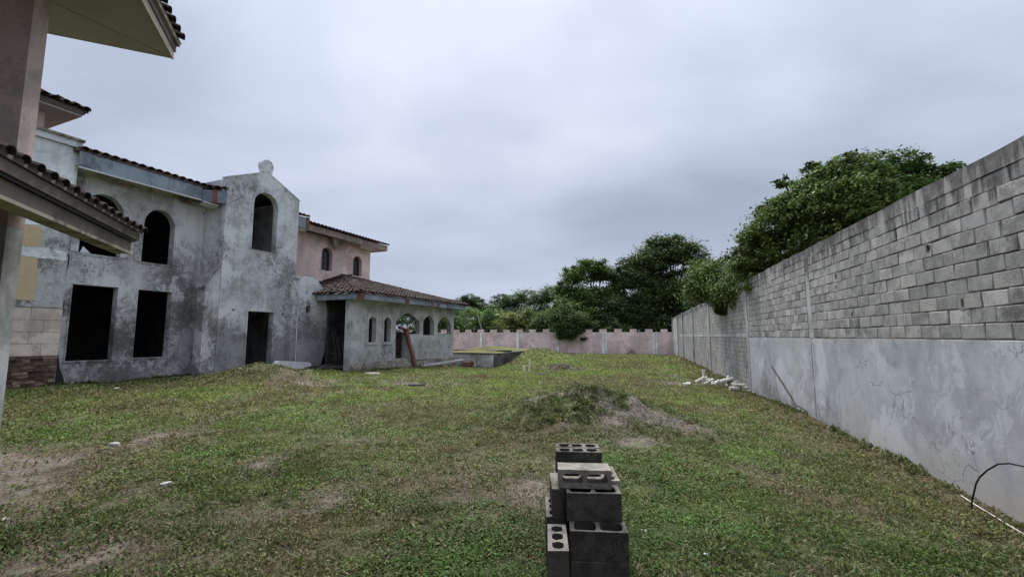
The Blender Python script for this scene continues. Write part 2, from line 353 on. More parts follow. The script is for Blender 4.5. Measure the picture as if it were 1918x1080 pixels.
def cover(x, y):
    """0 bare earth .. 1 full grass; and dryness"""
    p = fbm(x*.35+3.1, y*.35+8.2, 5, .62); q = fbm(x*1.5+31, y*1.5+2, 5, .65)
    g = np.clip((p*.62+q*.38-.30)*5.5, 0, 1)
    def spot(a, b, rx, ry, s=1): return s*np.exp(-(((x-a)/rx)**2+((y-b)/ry)**2))
    k = spot(-7.2, 6.3, 1.2, .8, 1.1)+spot(-5.6, 4.9, 1.0, .5, .8)+spot(-2.7, 7.7, .75, .5, .95)+spot(-4.6, 8.1, 1.6, .6, .6)+spot(-.9, 5.3, 1.0, .5, .45)
    mk = (fbm(x*2.2+7, y*2.2+3, 5, .7)-.34)*5; k += np.clip(mk, 0, 1.6)*(spot(2.3, 9.4, .8, .5, 1.7)+spot(3.0, 9.2, .6, .4, .8)+spot(.7, 9.8, .8, .35, 1.0)+spot(1.6, 8.7, .9, .3, .8))+spot(.5, 10.1, .45, .25, 1.0)+spot(3.0, 8.9, .5, .4, .5)+spot(1.3, 8.5, .8, .22, .9)+spot(1.3, 9.9, .3, .3, .6)+spot(-1.9, 6.1, .5, .35, .5)
    k += spot(8.0, 19.5, 1.6, .8, 1.0)+spot(2.75, 24.6, 1.1, .8, 1.7)+spot(-3.9, 15.8, 1.2, .8, .7)+spot(-8.3, 14.6, 1.2, .5, .7)+spot(3.6, 5.0, .7, .5, .6)+spot(-2.8, 4.3, .8, .6, .5)
    t = x*WF.s+y*WF.c; D = -x*WF.c+y*WF.s
    k += np.clip(1-(D+4.0)/.5, 0, 1)*.6*(D > -4.2)
    e = np.clip(g-k*(.15+1.2*q), 0, 1)
    dry = np.clip((fbm(x*.5+50, y*.5+20, 5, .6)-.455)*5, 0, .95)
    dry = np.clip(dry+np.clip(1.25-(D+4.0)/1.2, 0, 1)*1.0, 0, 1)
    return e, dry
def grass_col(x, y, e, dry):
    f = np.clip((y-4)/9, 0, 1)[:, None]; n = fbm(x*2.2+9, y*2.2+4, 4)[:, None]
    ga = np.array([.084, .125, .030]); gb = np.array([.225, .285, .078]); dr = np.array([.195, .175, .078]); so_ = np.array([.12, .10, .078]); sb = np.array([.25, .22, .185])
    g = ga*(1-f)+gb*f; g = g*(.55+.9*n)
    g = g*(1-.7*dry[:, None])+dr*.7*dry[:, None]
    s = so_*(.6+.8*n); s2 = np.clip(1-e*6, 0, 1)[:, None]; s = s*(1-s2*.6)+sb*s2*.6
    return g, s

def axis(segs):
    out = []
    for a, b, st in segs: out += list(np.arange(a, b, st))
    out.append(segs[-1][1]); return np.array(out)
gx = axis([(-900, -200, 100), (-200, -60, 20), (-60, -16, 1.5), (-16, -8, .3), (-8, 8, .085), (8, 14, .2), (14, 30, .8), (30, 60, 3), (60, 200, 20), (200, 900, 100)])
gy = axis([(-900, -200, 100), (-200, -20, 20), (-20, 0, 1), (0, 2, .3), (2, 13, .075), (13, 32, .16), (32, 64, .6), (64, 120, 4), (120, 260, 20), (260, 900, 80)])
X, Y = np.meshgrid(gx, gy); Z = ground_z(X.ravel(), Y.ravel())
e, dry = cover(X.ravel(), Y.ravel()); g, s = grass_col(X.ravel(), Y.ravel(), e, dry)
ee = (e*.8)[:, None]; gc = g*.62*ee+s*(1-ee)
nx, ny = len(gx), len(gy)
idx = np.arange(nx*ny).reshape(ny, nx)
quads = np.stack([idx[:-1, :-1], idx[:-1, 1:], idx[1:, 1:], idx[1:, :-1]], -1).reshape(-1, 4)
def npmesh(name, co_, faces, m, cols=None, k=4, smooth=False):
    me = bpy.data.meshes.new(name); n = len(co_); nf = len(faces)
    me.vertices.add(n); me.vertices.foreach_set('co', np.ascontiguousarray(co_, dtype=np.float32).ravel())
    me.loops.add(nf*k); me.loops.foreach_set('vertex_index', np.ascontiguousarray(faces, dtype=np.int32).ravel())
    me.polygons.add(nf); me.polygons.foreach_set('loop_start', np.arange(0, nf*k, k, dtype=np.int32))
    if smooth: me.polygons.foreach_set('use_smooth', np.ones(nf, dtype=bool))
    me.update(calc_edges=True); me.materials.append(m)
    if cols is not None:
        at = me.attributes.new('tint', 'FLOAT_COLOR', 'POINT')
        at.data.foreach_set('color', np.concatenate([cols, np.ones((n, 1))], 1).astype(np.float32).ravel())
    return me
def ground_mat():
    m, nt, b = new('lawn_earth', .95, .15); a = nt.nodes.new('ShaderNodeAttribute'); a.attribute_name = 'tint'
    v = coords(nt, 0, True); n1 = NOISE(nt, v, 22, 6, .75, .5); n2 = NOISE(nt, v, 90, 4, .75); n3 = NOISE(nt, v, 5, 6, .7, .4)
    k = MATH(nt, 'ADD', MATH(nt, 'MULTIPLY', n1, .6), MATH(nt, 'MULTIPLY', n2, .4))
    c = MIX(nt, 1, a.outputs['Color'], RAMP(nt, k, [(.34, .30), (.5, .95), (.66, 1.75)]), 'MULTIPLY')
    c = MIX(nt, 1, c, RAMP(nt, n3, [(.3, (.72, .74, .70)), (.7, (1.25, 1.2, 1.2))]), 'MULTIPLY')
    L(nt, c, b.inputs['Base Color']); bump(nt, b, k, .9, .03); return m
M['ground'] = ground_mat()
lawn = link('ground', npmesh('ground', np.stack([X.ravel(), Y.ravel(), Z], 1), quads, M['ground'], gc, smooth=True), kind='structure')

# ------------------------------------------------------------------ boundary wall on the right
def gz(x, y): return float(ground_z(np.array([x]), np.array([y]))[0])
def P3(x, y, dz=0): return (x, y, gz(x, y)+dz)
wall = thing('block_wall', 'long grey boundary wall on the right, concrete blocks above smooth plaster, topped by mouldy concrete beam', 'wall', WF.p(12, -4.1, -.3))
FACE = -4.0
TOP, BB, JT = 3.90, 3.68, 1.75
def wpan(name, t0, t1, d, th, z0, z1, m):
    return MB().fbox(WF, t0, t1, d, d-th, z0, z1).build(name, m, wall)
wpan('mortar_bed', -4, 57.2, FACE-.016, .15, -1.2, BB-.003, M['mortar'])
# bond beam with a slightly worn top edge
bv = MB(); ts = np.arange(-4, 57.3, .35)
jz = [TOP+(.5-random.random())*.035 for _ in ts]; jd = [(.5-random.random())*.012 for _ in ts]
for i in range(len(ts)-1):
    P = []
    for z in (0, 1):
        for t, D, k in ((i, FACE+.012, 0), (i+1, FACE+.012, 0), (i+1, FACE-.19, 1), (i, FACE-.19, 1)):
            P.append(WF.p(ts[t], D+(jd[t] if not k else 0), (BB+jd[t]*1.5) if z == 0 else jz[t]))
    bv.v += P; q = len(bv.v)-8
    bv.f += [(q, q+3, q+2, q+1), (q+4, q+5, q+6, q+7), (q, q+1, q+5, q+4), (q+2, q+3, q+7, q+6)]
bv.build('bond_beam', M['beam'], wall)
def block_mesh(w, h, d=.03, seed=0):
    r = random.Random(seed); j = lambda a=.0095: (r.random()-.5)*2*a
    bevel = .010; V = []
    for (dx, y, inset) in ((0, 0, 0), (0, 0, 1), (1, 0, 0)):
        pass
    outer_b = [(-w/2+j(), 0, -h/2+j()), (w/2+j(), 0, -h/2+j()), (w/2+j(), 0, h/2+j()), (-w/2+j(), 0, h/2+j())]
    outer_f = [(a, d-bevel, b) for a, _, b in outer_b]
    inn = [(a*(1-2*bevel/w), d+j(.002), b*(1-2*bevel/h)) for a, _, b in outer_b]
    V = outer_b+outer_f+inn
    F = [(0, 1, 5, 4), (1, 2, 6, 5), (2, 3, 7, 6), (3, 0, 4, 7), (4, 5, 9, 8), (5, 6, 10, 9), (6, 7, 11, 10), (7, 4, 8, 11), (8, 9, 10, 11)]
    return V, F
def hole_block_mesh(w, h, hx, hz_, rx, rz, d=.03, seed=1):
    """block front with a broken ragged hole running back into it"""
    r = random.Random(seed); n = 12
    sq = []
    for cx, cy, dx, dy in ((-1, -1, 1, 0), (1, -1, 0, 1), (1, 1, -1, 0), (-1, 1, 0, -1)):
        for k in range(3): sq.append(((cx+dx*2*k/3)*w/2, (cy+dy*2*k/3)*h/2))
    hole = []
    for a, b in sq:
        q = math.atan2(b/h, a/w); hole.append((hx+math.cos(q)*rx*(.8+.5*r.random()), hz_+math.sin(q)*rz*(.85+.4*r.random())))
    V = [(a, 0, b) for a, b in sq]+[(a, d, b) for a, b in sq]+[(a, d, b) for a, b in hole]+[(a, d-.16, b) for a, b in hole]
    F = []
    for i in range(n):
        k = (i+1) % n
        F += [(i, k, k+n, i+n), (i+n, k+n, k+2*n, i+2*n), (i+2*n, k+2*n, k+3*n, i+3*n)]
    F.append(tuple(range(3*n, 4*n))); return V, F
def raw_mesh(name, V, F, m):
    me = bpy.data.meshes.new(name); me.from_pydata(V, [], F); me.materials.append(m)
    bm = bmesh.new(); bm.from_mesh(me); bmesh.ops.recalc_face_normals(bm, faces=bm.faces[:]); bm.to_mesh(me); bm.free(); return me
BL, BH = .415, (BB-JT)/10
blk = [raw_mesh('block', *block_mesh(BL-.012, BH-.010, .032, i), M['block']) for i in range(7)]
half = raw_mesh('block', *block_mesh(BL/2-.016, BH-.014, .032, 40), M['block'])
HOLES = {(7.6, 3.03): (.055, .06), (7.01, 2.19): (.028, .075), (10.68, 3.02): (.05, .07), (10.66, 2.80): (.035, .06), (10.05, 2.19): (.035, .06), (13.7, 3.04): (.05, .065)}
cand = []; stuffV = MB()
def put_block(row, t0, t1, z, stuff):
    w = t1-t0; tc_, zc = (t0+t1)/2, z+BH/2
    cand.append((tc_, zc, w))
for row in range(10):
    z = JT+row*BH
    for a, b in ((-3.9, 12.18), (12.44, 18.6)):
        t = a+(0 if row % 2 else -BL/2)
        while t < b-.06:
            t0, t1 = max(a, t), min(b, t+BL)
            if t1-t0 > .07: cand.append((t0, t1, z))
            t += BL
cand.sort(key=lambda q: abs(q[0]-3.9) if q[0] >= 3.9 else 100-q[0])
brot = math.atan2(*[WF.p(1, 0, 0)[1], WF.p(1, 0, 0)[0]])
rotM = Matrix.Rotation(brot, 4, 'Z')
# local +x along t, local +y must point to the yard (towards +D): rotate so x -> t direction, y -> left of it
base_off = absloc(wall)
for i, (t0, t1, z) in enumerate(cand):
    tc_, zc, w = (t0+t1)/2, z+BH/2, t1-t0
    hole = next((v for (ht, hz2), v in HOLES.items() if t0 <= ht <= t1 and z <= hz2 < z+BH), None)
    hk = next((k for k in HOLES if t0 <= k[0] <= t1 and z <= k[1] < z+BH), None)
    prd = (random.random()-.5)*.008
    pos = Vector(WF.p(tc_+(random.random()-.5)*.006, FACE-.024+prd, zc+(random.random()-.5)*.005))
    if i < 300:
        if hole:
            me = raw_mesh('block', *hole_block_mesh(w-.012, BH-.010, max(-w/2+.08, min(w/2-.08, hk[0]-tc_)), max(-.03, min(.03, hk[1]-zc)), *hole, .032, i), M['block'])
        elif abs(w-BL) < .01: me = random.choice(blk)
        elif abs(w-BL/2) < .01: me = half
        else: me = raw_mesh('block', *block_mesh(w-.012, BH-.010, .032, i), M['block'])
        o = bpy.data.objects.new('block', me); C.objects.link(o); o.parent = wall
        o.location = pos-base_off; o.rotation_euler = (0, (random.random()-.5)*.012, brot)
    else:
        V, F = block_mesh(w-.012, BH-.010, .032, i)
        mt = Matrix.Translation(pos) @ rotM; stuffV.add([tuple(mt @ Vector(p)) for p in V], F)
stuffV.build('farther_blocks', M['blockfar'], wall, kind='stuff')
# plaster below
def slab_grid(name, t0, t1, z0, z1, d, m, step=.3, amp=.008):
    nt_, nz = max(2, int((t1-t0)/step)), max(2, int((z1-z0)/step)); V = []; F = []
    for i in range(nt_+1):
        for j in range(nz+1):
            t = t0+(t1-t0)*i/nt_; z = z0+(z1-z0)*j/nz
            V.append(WF.p(t, d+amp*(float(fbm(np.array([t*1.3]), np.array([z*1.3+7]), 3)[0])-.5)*2+(.012*(random.random()-.5) if j == nz else 0), z+(.02*(random.random()-.5) if j == nz else 0)))
    for i in range(nt_):
        for j in range(nz):
            a = i*(nz+1)+j; F.append((a, a+nz+1, a+nz+2, a+1))
    k = len(V)
    for (t, z) in ((t0, z0), (t1, z0), (t1, z1), (t0, z1)): V.append(WF.p(t, d-.05, z))
    F += [tuple([k+2, k+3]+[i*(nz+1)+nz for i in range(nt_+1)]), tuple([k+1, k+2]+[nt_*(nz+1)+j for j in range(nz, -1, -1)]), tuple([k, k+3]+[j for j in range(nz, -1, -1)])]
    return mesh(name, V, F, m, wall, smooth=False)
slab_grid('plaster_panel', -4, 12.22, -1.0, JT-.01, FACE+.010, M['plaster'])
slab_grid('plaster_panel', 12.33, 18.62, -1.0, JT-.01, FACE+.010, M['plaster'])
# posts
for t, w, pr, z0, z1 in ((12.31, .22, .004, JT, BB), (12.275, .085, .0, -1, JT-.01), (18.7, .2, .03, -1, BB), (23.3, .18, .015, JT+.16, BB), (28.2, .26, .05, -1, TOP+.02), (36.2, .36, .11, -1, TOP+.06), (44.2, .36, .11, -1, TOP+.05), (50, .3, .1, -1, TOP), (56.9, .5, .11, -1, TOP+.05)):
    wpan('post', t-w/2, t+w/2, FACE+pr, .12, z0, z1-.004, M['post'])
# middle beam and far block courses
wpan('middle_beam', 18.8, 50, FACE+.012, .1, JT-.02, JT+.15, M['post'])
fb = MB()
for row in range(-13, 10):
    z = JT+.16+row*.176 if row >= 0 else JT-.03+row*.192
    hh = .176 if row >= 0 else .192
    if z+hh > BB+.01: continue
    for a, b in ((18.82, 28.05), (28.35, 36.0), (36.4, 44.0), (44.4, 49.8)):
        t = a-(BL/2 if row % 2 else 0)
        while t < b-.05:
            t0, t1 = max(a, t), min(b, t+BL)
            if t1-t0 > .06:
                pr = FACE-.004+(random.random()-.5)*.006
                if row < 0: pr += .004
                V = [WF.p(q, dd, zq) for dd in (pr-.03, pr) for q, zq in ((t0+.008, z+.007), (t1-.008, z+.007), (t1-.008, z+hh-.007), (t0+.008, z+hh-.007))]
                fb.add(V, [(0, 1, 5, 4), (1, 2, 6, 5), (2, 3, 7, 6), (3, 0, 4, 7), (4, 5, 6, 7)])
            t += BL
fb.build('distant_blocks', M['blockfar'], wall, kind='stuff')
wpan('plaster_panel', 50.2, 56.6, FACE+.01, .1, -1, BB, M['plaster'])

# ------------------------------------------------------------------ pink battlement wall at the back
BT = 57.4
pw = thing('battlement_wall', 'faded pink garden wall with square battlements across the far end of the yard', 'wall', WF.p(BT, 6, -.4))
def bpan(name, D0, D1, t0, t1, z0, z1, m): return MB().fbox(WF, t0, t1, D0, D1, z0, z1).build(name, m, pw)
bpan('wall_face', -4.3, 40, BT, BT+.2, -1.2, 2.22, M['backpink'])
for D in (-1.74, 4.33, 10.1, 15.53, 20.7, 26.4, 32):
    bpan('post', D-.14, D+.14, BT-.10, BT-.003, -1.2, 2.2, M['white'])
    if D in (-1.74, 4.33): bpan('post', D-.42, D-.22, BT-.10, BT-.003, -1.2, 2.2, M['white'])
for i in range(22):
    D = -3.0+i*1.83
    bpan('merlon', D-.43+random.uniform(-.05, .05), D+.43+random.uniform(-.05, .05), BT+.003, BT+.197, 2.222, 2.57+.07*random.random(), M['backpink'])
small = thing('block_pile', 'tiny pile of grey blocks at the foot of the pink wall', 'block pile', WF.p(56.4, 1.2, -.45))
x0, y0, _ = WF.p(56.4, 1.2, 0)
for dx, dz, w in ((-.35, 0, .4), (.12, 0, .4), (.5, 0, .3), (-.1, .2, .42), (.3, .2, .36), (.15, .4, .4)):
    z = gz(x0, y0)+dz-.02
    MB().hexa([(x0+dx+a, y0+b, z+c) for c in (0, .19) for a, b in ((0, 0), (w, .03), (w, .22), (0, .2))]).build('block', M['cinderpale'], small)

# ------------------------------------------------------------------ roof tiles
def tile_geo(L_=.42, r0=.075, r1=.10, th=.014, n=6):
    V = []; F = []
    for y, r in ((0, r1), (L_, r0)):
        for rr in (r, r-th):
            for i in range(n+1):
                a = math.pi*i/n; V.append((rr*math.cos(a), y, rr*.85*math.sin(a)))
    m_ = n+1
    for i in range(n):
        F += [(i, i+1, 2*m_+i+1, 2*m_+i), (m_+i+1, m_+i, 3*m_+i, 3*m_+i+1), (i, m_+i, m_+i+1, i+1), (2*m_+i, 2*m_+i+1, 3*m_+i+1, 3*m_+i)]
    return V, F
TV, TF = tile_geo(); TVn = np.array(TV)
tile_me = raw_mesh('roof_tile', TV, TF, M['tile'])
def lay_tiles(parent, O, u, v, inside, W_, Lup, nparts, sp_=.235, row=.34, rough=.02, lift=.03, ridge=False, start=-.08, tsc=1.0):
    """cover tiles on a roof plane; O eave corner, u along the eave, v up the slope"""
    O, u, v = Vector(O), Vector(u).normalized(), Vector(v).normalized(); n = u.cross(v)
    if n.z < 0: n = -n
    pos = []
    k = 0
    while start+k*row < Lup:
        vv = start+k*row; a = sp_/2
        while a < W_:
            if inside(a, vv): pos.append((k, a, vv))
            a += sp_
        k += 1
    pos.sort(key=lambda q: (q[0], q[1])); rest = MB(); off = absloc(parent); cnt = 0
    for (k, a, vv) in pos:
        ja = (random.random()-.5)*rough; yaw = (random.random()-.5)*rough*3; tlt = .05+(random.random()-.5)*rough
        cu = (u*math.cos(yaw)+v*math.sin(yaw)); cv_ = (v*math.cos(yaw)-u*math.sin(yaw)); cv_ = (cv_-n*tlt).normalized(); cn = cu.cross(cv_)
        if cn.z < 0: cn = -cn
        p = O+u*(a+ja)+v*(vv+ja)+n*lift
        q_ = tsc; mt = Matrix(((cu.x*q_, cv_.x, cn.x*q_, p.x), (cu.y*q_, cv_.y, cn.y*q_, p.y), (cu.z*q_, cv_.z, cn.z*q_, p.z), (0, 0, 0, 1)))
        if cnt < nparts:
            o = bpy.data.objects.new('roof_tile', tile_me); C.objects.link(o); o.parent = parent
            mt.translation = p-off; o.matrix_local = mt; cnt += 1
        else:
            rest.add([tuple(mt @ Vector(q)) for q in TV], TF)
    if rest.v: rest.build('upper_tiles', M['tile'], parent, kind='stuff')

# ------------------------------------------------------------------ the unfinished grey house
A = thing('grey_house_wing', 'weathered grey two-storey house wing with empty window openings beside the gabled tower', 'house', HF.p(8.4, 17, .4))
up1 = arch(6.80, 7.82, 4.22, 5.50, 6.08, point=0); up2 = arch(8.38, 9.30, 4.19, 5.45, 6.0)
lo1 = rect(6.76, 7.85, 1.07, 3.28); lo2 = rect(8.39, 9.38, 1.09, 3.27)
panelT('wall', HF, 16.6, .24, [(6.70, -.3), (10.29, -.3), (10.29, 7.0), (6.49, 7.0), (6.50, 5.2), (6.53, 4.4), (6.50, 3.2), (6.52, 2.0), (6.55, 1.3), (6.60, 1.0), (6.62, .75)], [lo1, lo2, up1, up2], M['gray'], A)
def off(poly, k):   # grow an outline about its centre
    cx = sum(p[0] for p in poly)/len(poly); x0 = min(p[0] for p in poly); x1 = max(p[0] for p in poly); z0 = min(p[1] for p in poly); z1 = max(p[1] for p in poly)
    w, h = x1-x0, z1-z0; return [(x0-k+(x-x0)*(w+2*k)/w, z0+(z-z0)*(h+k)/h) for x, z in poly]
for hole in (up1, up2):
    ring('window_surround', HF, 16.57, .028, off(hole, .19), hole, M['gray'], A)
for a, b, z in ((6.72, 7.89, 1.03), (8.35, 9.42, 1.05), (6.76, 7.88, 4.16), (8.34, 9.36, 4.13)):
    MB().fbox(HF, a, b, 16.572, 16.597, z, z+.035).build('sill', M['gray'], A)
    MB().fbox(HF, a, b, 16.855, 16.9, z, z+.06)
for hole in (lo1, lo2):
    x0, x1 = hole[0][0], hole[1][0]; z0, z1 = hole[0][1], hole[2][1]
    panelT('window_frame', HF, 16.582, .017, [(x0-.03, z0-.002), (x1+.03, z0-.002), (x1+.03, z1+.035), (x0-.03, z1+.035)], [[(x0, z0), (x1, z0), (x1, z1), (x0, z1)]], M['gray'], A)
# black mould running down the corner beside the clad block
ml = [(6.475, -.2), (6.86, -.2), (6.78, .55), (6.66, .9), (6.60, 1.3), (6.57, 2.0), (6.62, 2.6), (6.56, 3.1), (6.60, 3.6), (6.63, 4.0), (6.55, 4.4), (6.57, 5.2), (6.53, 6.0), (6.56, 6.5), (6.475, 6.55)]
panelT('mould_strip', HF, 16.575, .021, ml, [], plain('black_mould', (.04, .038, .034), .5, .95, 14), A)
# interior shell
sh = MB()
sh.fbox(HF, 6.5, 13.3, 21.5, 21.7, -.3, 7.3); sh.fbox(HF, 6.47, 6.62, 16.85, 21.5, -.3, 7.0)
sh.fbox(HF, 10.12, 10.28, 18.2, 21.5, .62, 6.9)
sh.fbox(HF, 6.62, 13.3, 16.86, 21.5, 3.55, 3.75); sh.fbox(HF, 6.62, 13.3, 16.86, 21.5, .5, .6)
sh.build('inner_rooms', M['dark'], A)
ms = MB(); ms.hexa([HF.p(t, D, z) for z, dz in ((7.0, 0), (7.08, 0)) for t, D in ((6.3, 15.98), (10.27, 15.98), (10.27, 21.9), (6.3, 21.9))]); ms.v[4:8] = [ms.v[4], ms.v[5], tuple(Vector(ms.v[6])+Vector((0, 0, 1.5))), tuple(Vector(ms.v[7])+Vector((0, 0, 1.5)))]
ms.build('roof_deck', M['brown'], A)
MB().fbox(HF, 6.36, 9.72, 15.95, 16.0, 6.53, 6.98).build('fascia', M['metal'], A)
MB().fbox(HF, 6.36, 9.72, 15.925, 15.948, 6.50, 6.545).build('fascia_trim', M['trim'], A)
MB().fbox(HF, 6.36, 9.9, 16.0, 16.6, 6.60, 6.64).build('soffit', M['bwall'], A)
MB().fbox(HF, 6.36, 6.62, 15.93, 15.96, 6.60, 6.99).build('fascia_end_plate', M['metal'], A)
# hanging broken soffit boards
for t0, w, dz in ((6.9, 1.1, .12), (8.3, .9, .08), (9.2, .7, .15)):
    MB().hexa([HF.p(t, D, z) for zz_ in (0, .02) for t, D, z in ((t0, 16.05, 6.57+zz_), (t0+w, 16.02, 6.56+zz_), (t0+w*.9, 16.5, 6.56-dz+zz_), (t0+.1, 16.45, 6.52-dz*.4+zz_))]).build('loose_board', M['dirtytrim'], A)
# short valley eave running to the tower
F0, F1 = Vector(HF.p(9.74, 15.97, 0)), Vector(HF.p(10.27, 15.46, 0)); dF = (F1-F0); nF = Vector((-dF.y, dF.x, 0)).normalized()*.04
def seg(a, b, z0, z1, m, nm, o_=0.0):
    p, q = F0+dF*a-nF*o_, F0+dF*b-nF*o_
    MB().hexa([(v.x, v.y, z) for z in (z0, z1) for v in (p, q, q+nF, p+nF)]).build(nm, m, A)
seg(0, .42, 6.50, 6.93, M['metal'], 'fascia'); seg(.42, .62, 6.49, 6.97, M['red'], 'fascia_patch', .1); seg(.62, 1, 6.50, 6.95, M['metal'], 'fascia')
MB().hexa([(v.x, v.y, v.z) for v in [Vector(HF.p(9.75, 15.9, 6.48)), Vector(HF.p(10.15, 15.7, 6.40)), Vector(HF.p(10.2, 16.1, 6.34)), Vector(HF.p(9.8, 16.2, 6.42)), Vector(HF.p(9.75, 15.9, 6.51)), Vector(HF.p(10.15, 15.7, 6.43)), Vector(HF.p(10.2, 16.1, 6.37)), Vector(HF.p(9.8, 16.2, 6.45))]]).build('hanging_board', M['trim'], A)
sl_ = Vector(HF.p(0, 1, .27))
lay_tiles(A, HF.p(6.33, 15.96, 7.05), HF.p(1, 0, 0), sl_, lambda a, v: True, 3.95, 2.0, 40)
lay_tiles(A, HF.p(9.8, 15.9, 7.0), HF.p(.7, -.7, 0), Vector(HF.p(.5, .5, .2)), lambda a, v: True, .62, .9, 10)

T = thing('gabled_tower', 'mottled grey tower with a gable, round finial, tall arched opening and dark doorway', 'tower', HF.p(11.8, 16, .5))
door = rect(11.38, 12.46, .50, 2.71); win = arch(11.35, 12.40, 5.07, 6.85, 7.36)
holes = [door, win]+[[(c+.05*math.cos(i*.785), z+.045*math.sin(i*.785)) for i in range(8)] for c, z in ((10.83, 2.72), (12.9, 2.66))]
panelT('front_wall', HF, 15.5, .25, [(10.29, -.3), (13.42, -.3), (13.42, 7.50), (11.86, 8.22), (10.29, 7.50)], holes, M['tower'], T)
ring('opening_surround', HF, 15.475, .024, off(win, .06), win, M['tower'], T)
panelD('side_wall', HF, 10.295, .2, [(15.751, -.3), (18.2, -.3), (18.2, 7.45), (15.751, 7.45)], [], M['tower'], T)
panelD('side_wall', HF, 13.415, -.2, [(15.751, -.3), (18.2, -.3), (18.2, 7.45), (15.751, 7.45)], [], M['tower'], T)
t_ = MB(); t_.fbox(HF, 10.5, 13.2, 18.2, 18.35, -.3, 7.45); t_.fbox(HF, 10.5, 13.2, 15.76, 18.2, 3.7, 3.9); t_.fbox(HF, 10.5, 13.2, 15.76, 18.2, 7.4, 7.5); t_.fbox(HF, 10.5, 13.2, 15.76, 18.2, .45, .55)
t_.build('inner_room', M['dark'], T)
for a, b, c, d in (10.27, 7.475, 11.858, 8.205), (11.862, 8.205, 13.44, 7.475):
    MB().hexa([HF.p(t, D, z+dz) for dz in (-.0, .045) for t, z, D in ((a, b, 15.49), (c, d, 15.49), (c, d, 15.78), (a, b, 15.78))]).build('coping', M['tower'], T)
n = 28
fin = MB(); ring_ = [(11.86+.255*math.cos(2*math.pi*i/n), 8.46+.255*math.sin(2*math.pi*i/n)) for i in range(n)]
panelT('finial', HF, 15.505, .24, ring_, [], M['tower'], T)
MB().fbox(HF, 11.66, 12.06, 15.49, 15.74, 8.2, 8.36).build('finial_neck', M['tower'], T)
panelT('buttress', HF, 15.52, .42, [(9.80, -.3), (10.285, -.3), (10.285, 4.30), (9.80, 3.50)], [], M['gray'], T)
MB().hexa([HF.p(t, D, z+dz) for dz in (0.003, .07) for t, z, D in ((9.74, 3.42, 15.47), (10.28, 4.31, 15.47), (10.28, 4.31, 15.97), (9.74, 3.42, 15.97))]).build('buttress_cap', M['post'], T)
panelT('door_trim', HF, 15.47, .028, rect(11.32, 12.52, .45, 2.77), [rect(11.38, 12.46, .452, 2.71)], M['tower'], T)
# eave stub right of the tower
MB().fbox(HF, 13.43, 14.35, 15.98, 16.03, 6.55, 7.02).build('fascia', M['metal'], T)
MB().fbox(HF, 14.25, 14.42, 15.96, 16.05, 6.53, 7.05).build('fascia_patch', M['red'], T)
MB().fbox(HF, 13.43, 14.38, 16.03, 17.4, 6.93, 7.0).build('roof_deck', M['brown'], T)
lay_tiles(T, HF.p(13.43, 15.95, 7.05), HF.p(1, 0, 0), sl_, lambda a, v: True, 1.0, 1.2, 10)
MB().hexa([HF.p(t, D, z) for dz in (0, .02) for t, D, z in ((13.45, 16.0, 6.50+dz), (14.3, 15.98, 6.42+dz), (14.3, 16.3, 6.40+dz), (13.45, 16.3, 6.5+dz))]).build('hanging_board', M['trim'], T)

RW = thing('curved_wing_wall', 'low grey wing wall with a rounded shoulder and tiny square opening, right of the tower', 'wall', HF.p(14, 15.4, .4))
outl = [(13.12, -.3), (14.72, -.3), (14.74, .5), (14.95, 1.1), (15.02, 2.4), (15.0, 2.9), (14.9, 3.35), (14.82, 3.62), (14.66, 3.92), (14.42, 4.15), (14.1, 4.27), (13.8, 4.3), (13.5, 4.24), (13.43, 4.2), (13.43, 3.75), (13.12, 3.9)]
panelT('wall', HF, 15.28, .215, outl, [[(13.86, 2.76), (14.02, 2.74), (14.1, 2.8), (14.1, 3.02), (14.02, 3.08), (13.88, 3.06), (13.83, 2.95)]], M['tower'], RW)
tb = MB().tube([HF.p(13.14, 15.26, 4.05), HF.p(13.38, 15.25, 3.35), HF.p(13.40, 15.25, .5)], .022, 6); tb.build('drain_pipe', M['gray'], RW)

# ------------------------------------------------------------------ left block with cladding
B = thing('clad_house_block', 'left house block of patchy grey stucco with pale stone cladding and brown ledge stone base', 'house', HF.p(5, 16.5, .4))
panelT('wall', HF, 16.2, .4, [(0, -.3), (6.44, -.3), (6.44, 7.12), (0, 7.12)], [], M['bwall'], B)
MB().fbox(HF, 0, 6.44, 16.6, 21, -.3, 7.12).build('block_body', M['dark'], B)
MB().fbox(HF, 0, 6.47, 16.12, 16.65, 7.124, 7.30).build('coping', M['white'], B)
MB().fbox(HF, 0, 6.50, 16.06, 16.7, 7.304, 7.37).build('coping_cap', M['dirtytrim'], B)
for outl in ([(3, 6.25), (5.1, 6.2), (5.5, 6.22), (5.9, 6.08), (6.2, 6.02), (6.44, 5.85), (6.44, 7.11), (3, 7.11)],
             [(3, 3.88), (5.4, 3.9), (5.8, 3.84), (6.1, 3.88), (6.4, 3.86), (6.4, 4.10), (6.0, 4.16), (5.6, 4.13), (3, 4.13)],
             [(3, 4.72), (5.5, 4.7), (5.95, 4.78), (6.1, 4.95), (6.0, 5.1), (3, 5.1)]):
    panelT('white_paint_patch', HF, 16.194, .006, outl, [], M['white'], B)
for z0, z1 in ((2.72, 3.87), (4.14, 4.70)):
    panelT('yellow_paint_patch', HF, 16.194, .006, [(3, z0), (5.83, z0), (5.87, (z0+z1)/2), (5.82, z1), (3, z1)], [], M['yellow'], B)
for r in range(4):
    z = 1.265+r*.316; t = 6.44; first = True; t = 6.43
    w = .62 if r % 2 else .36
    while t > 3.2:
        t0 = max(3.2, t-w)
        MB().fbox(HF, t0+.004, t-.004, 16.155+.006*random.random(), 16.197, z+.004, z+.312).build('cladding_tile', M['travertine'], B); t = t0; w = .62
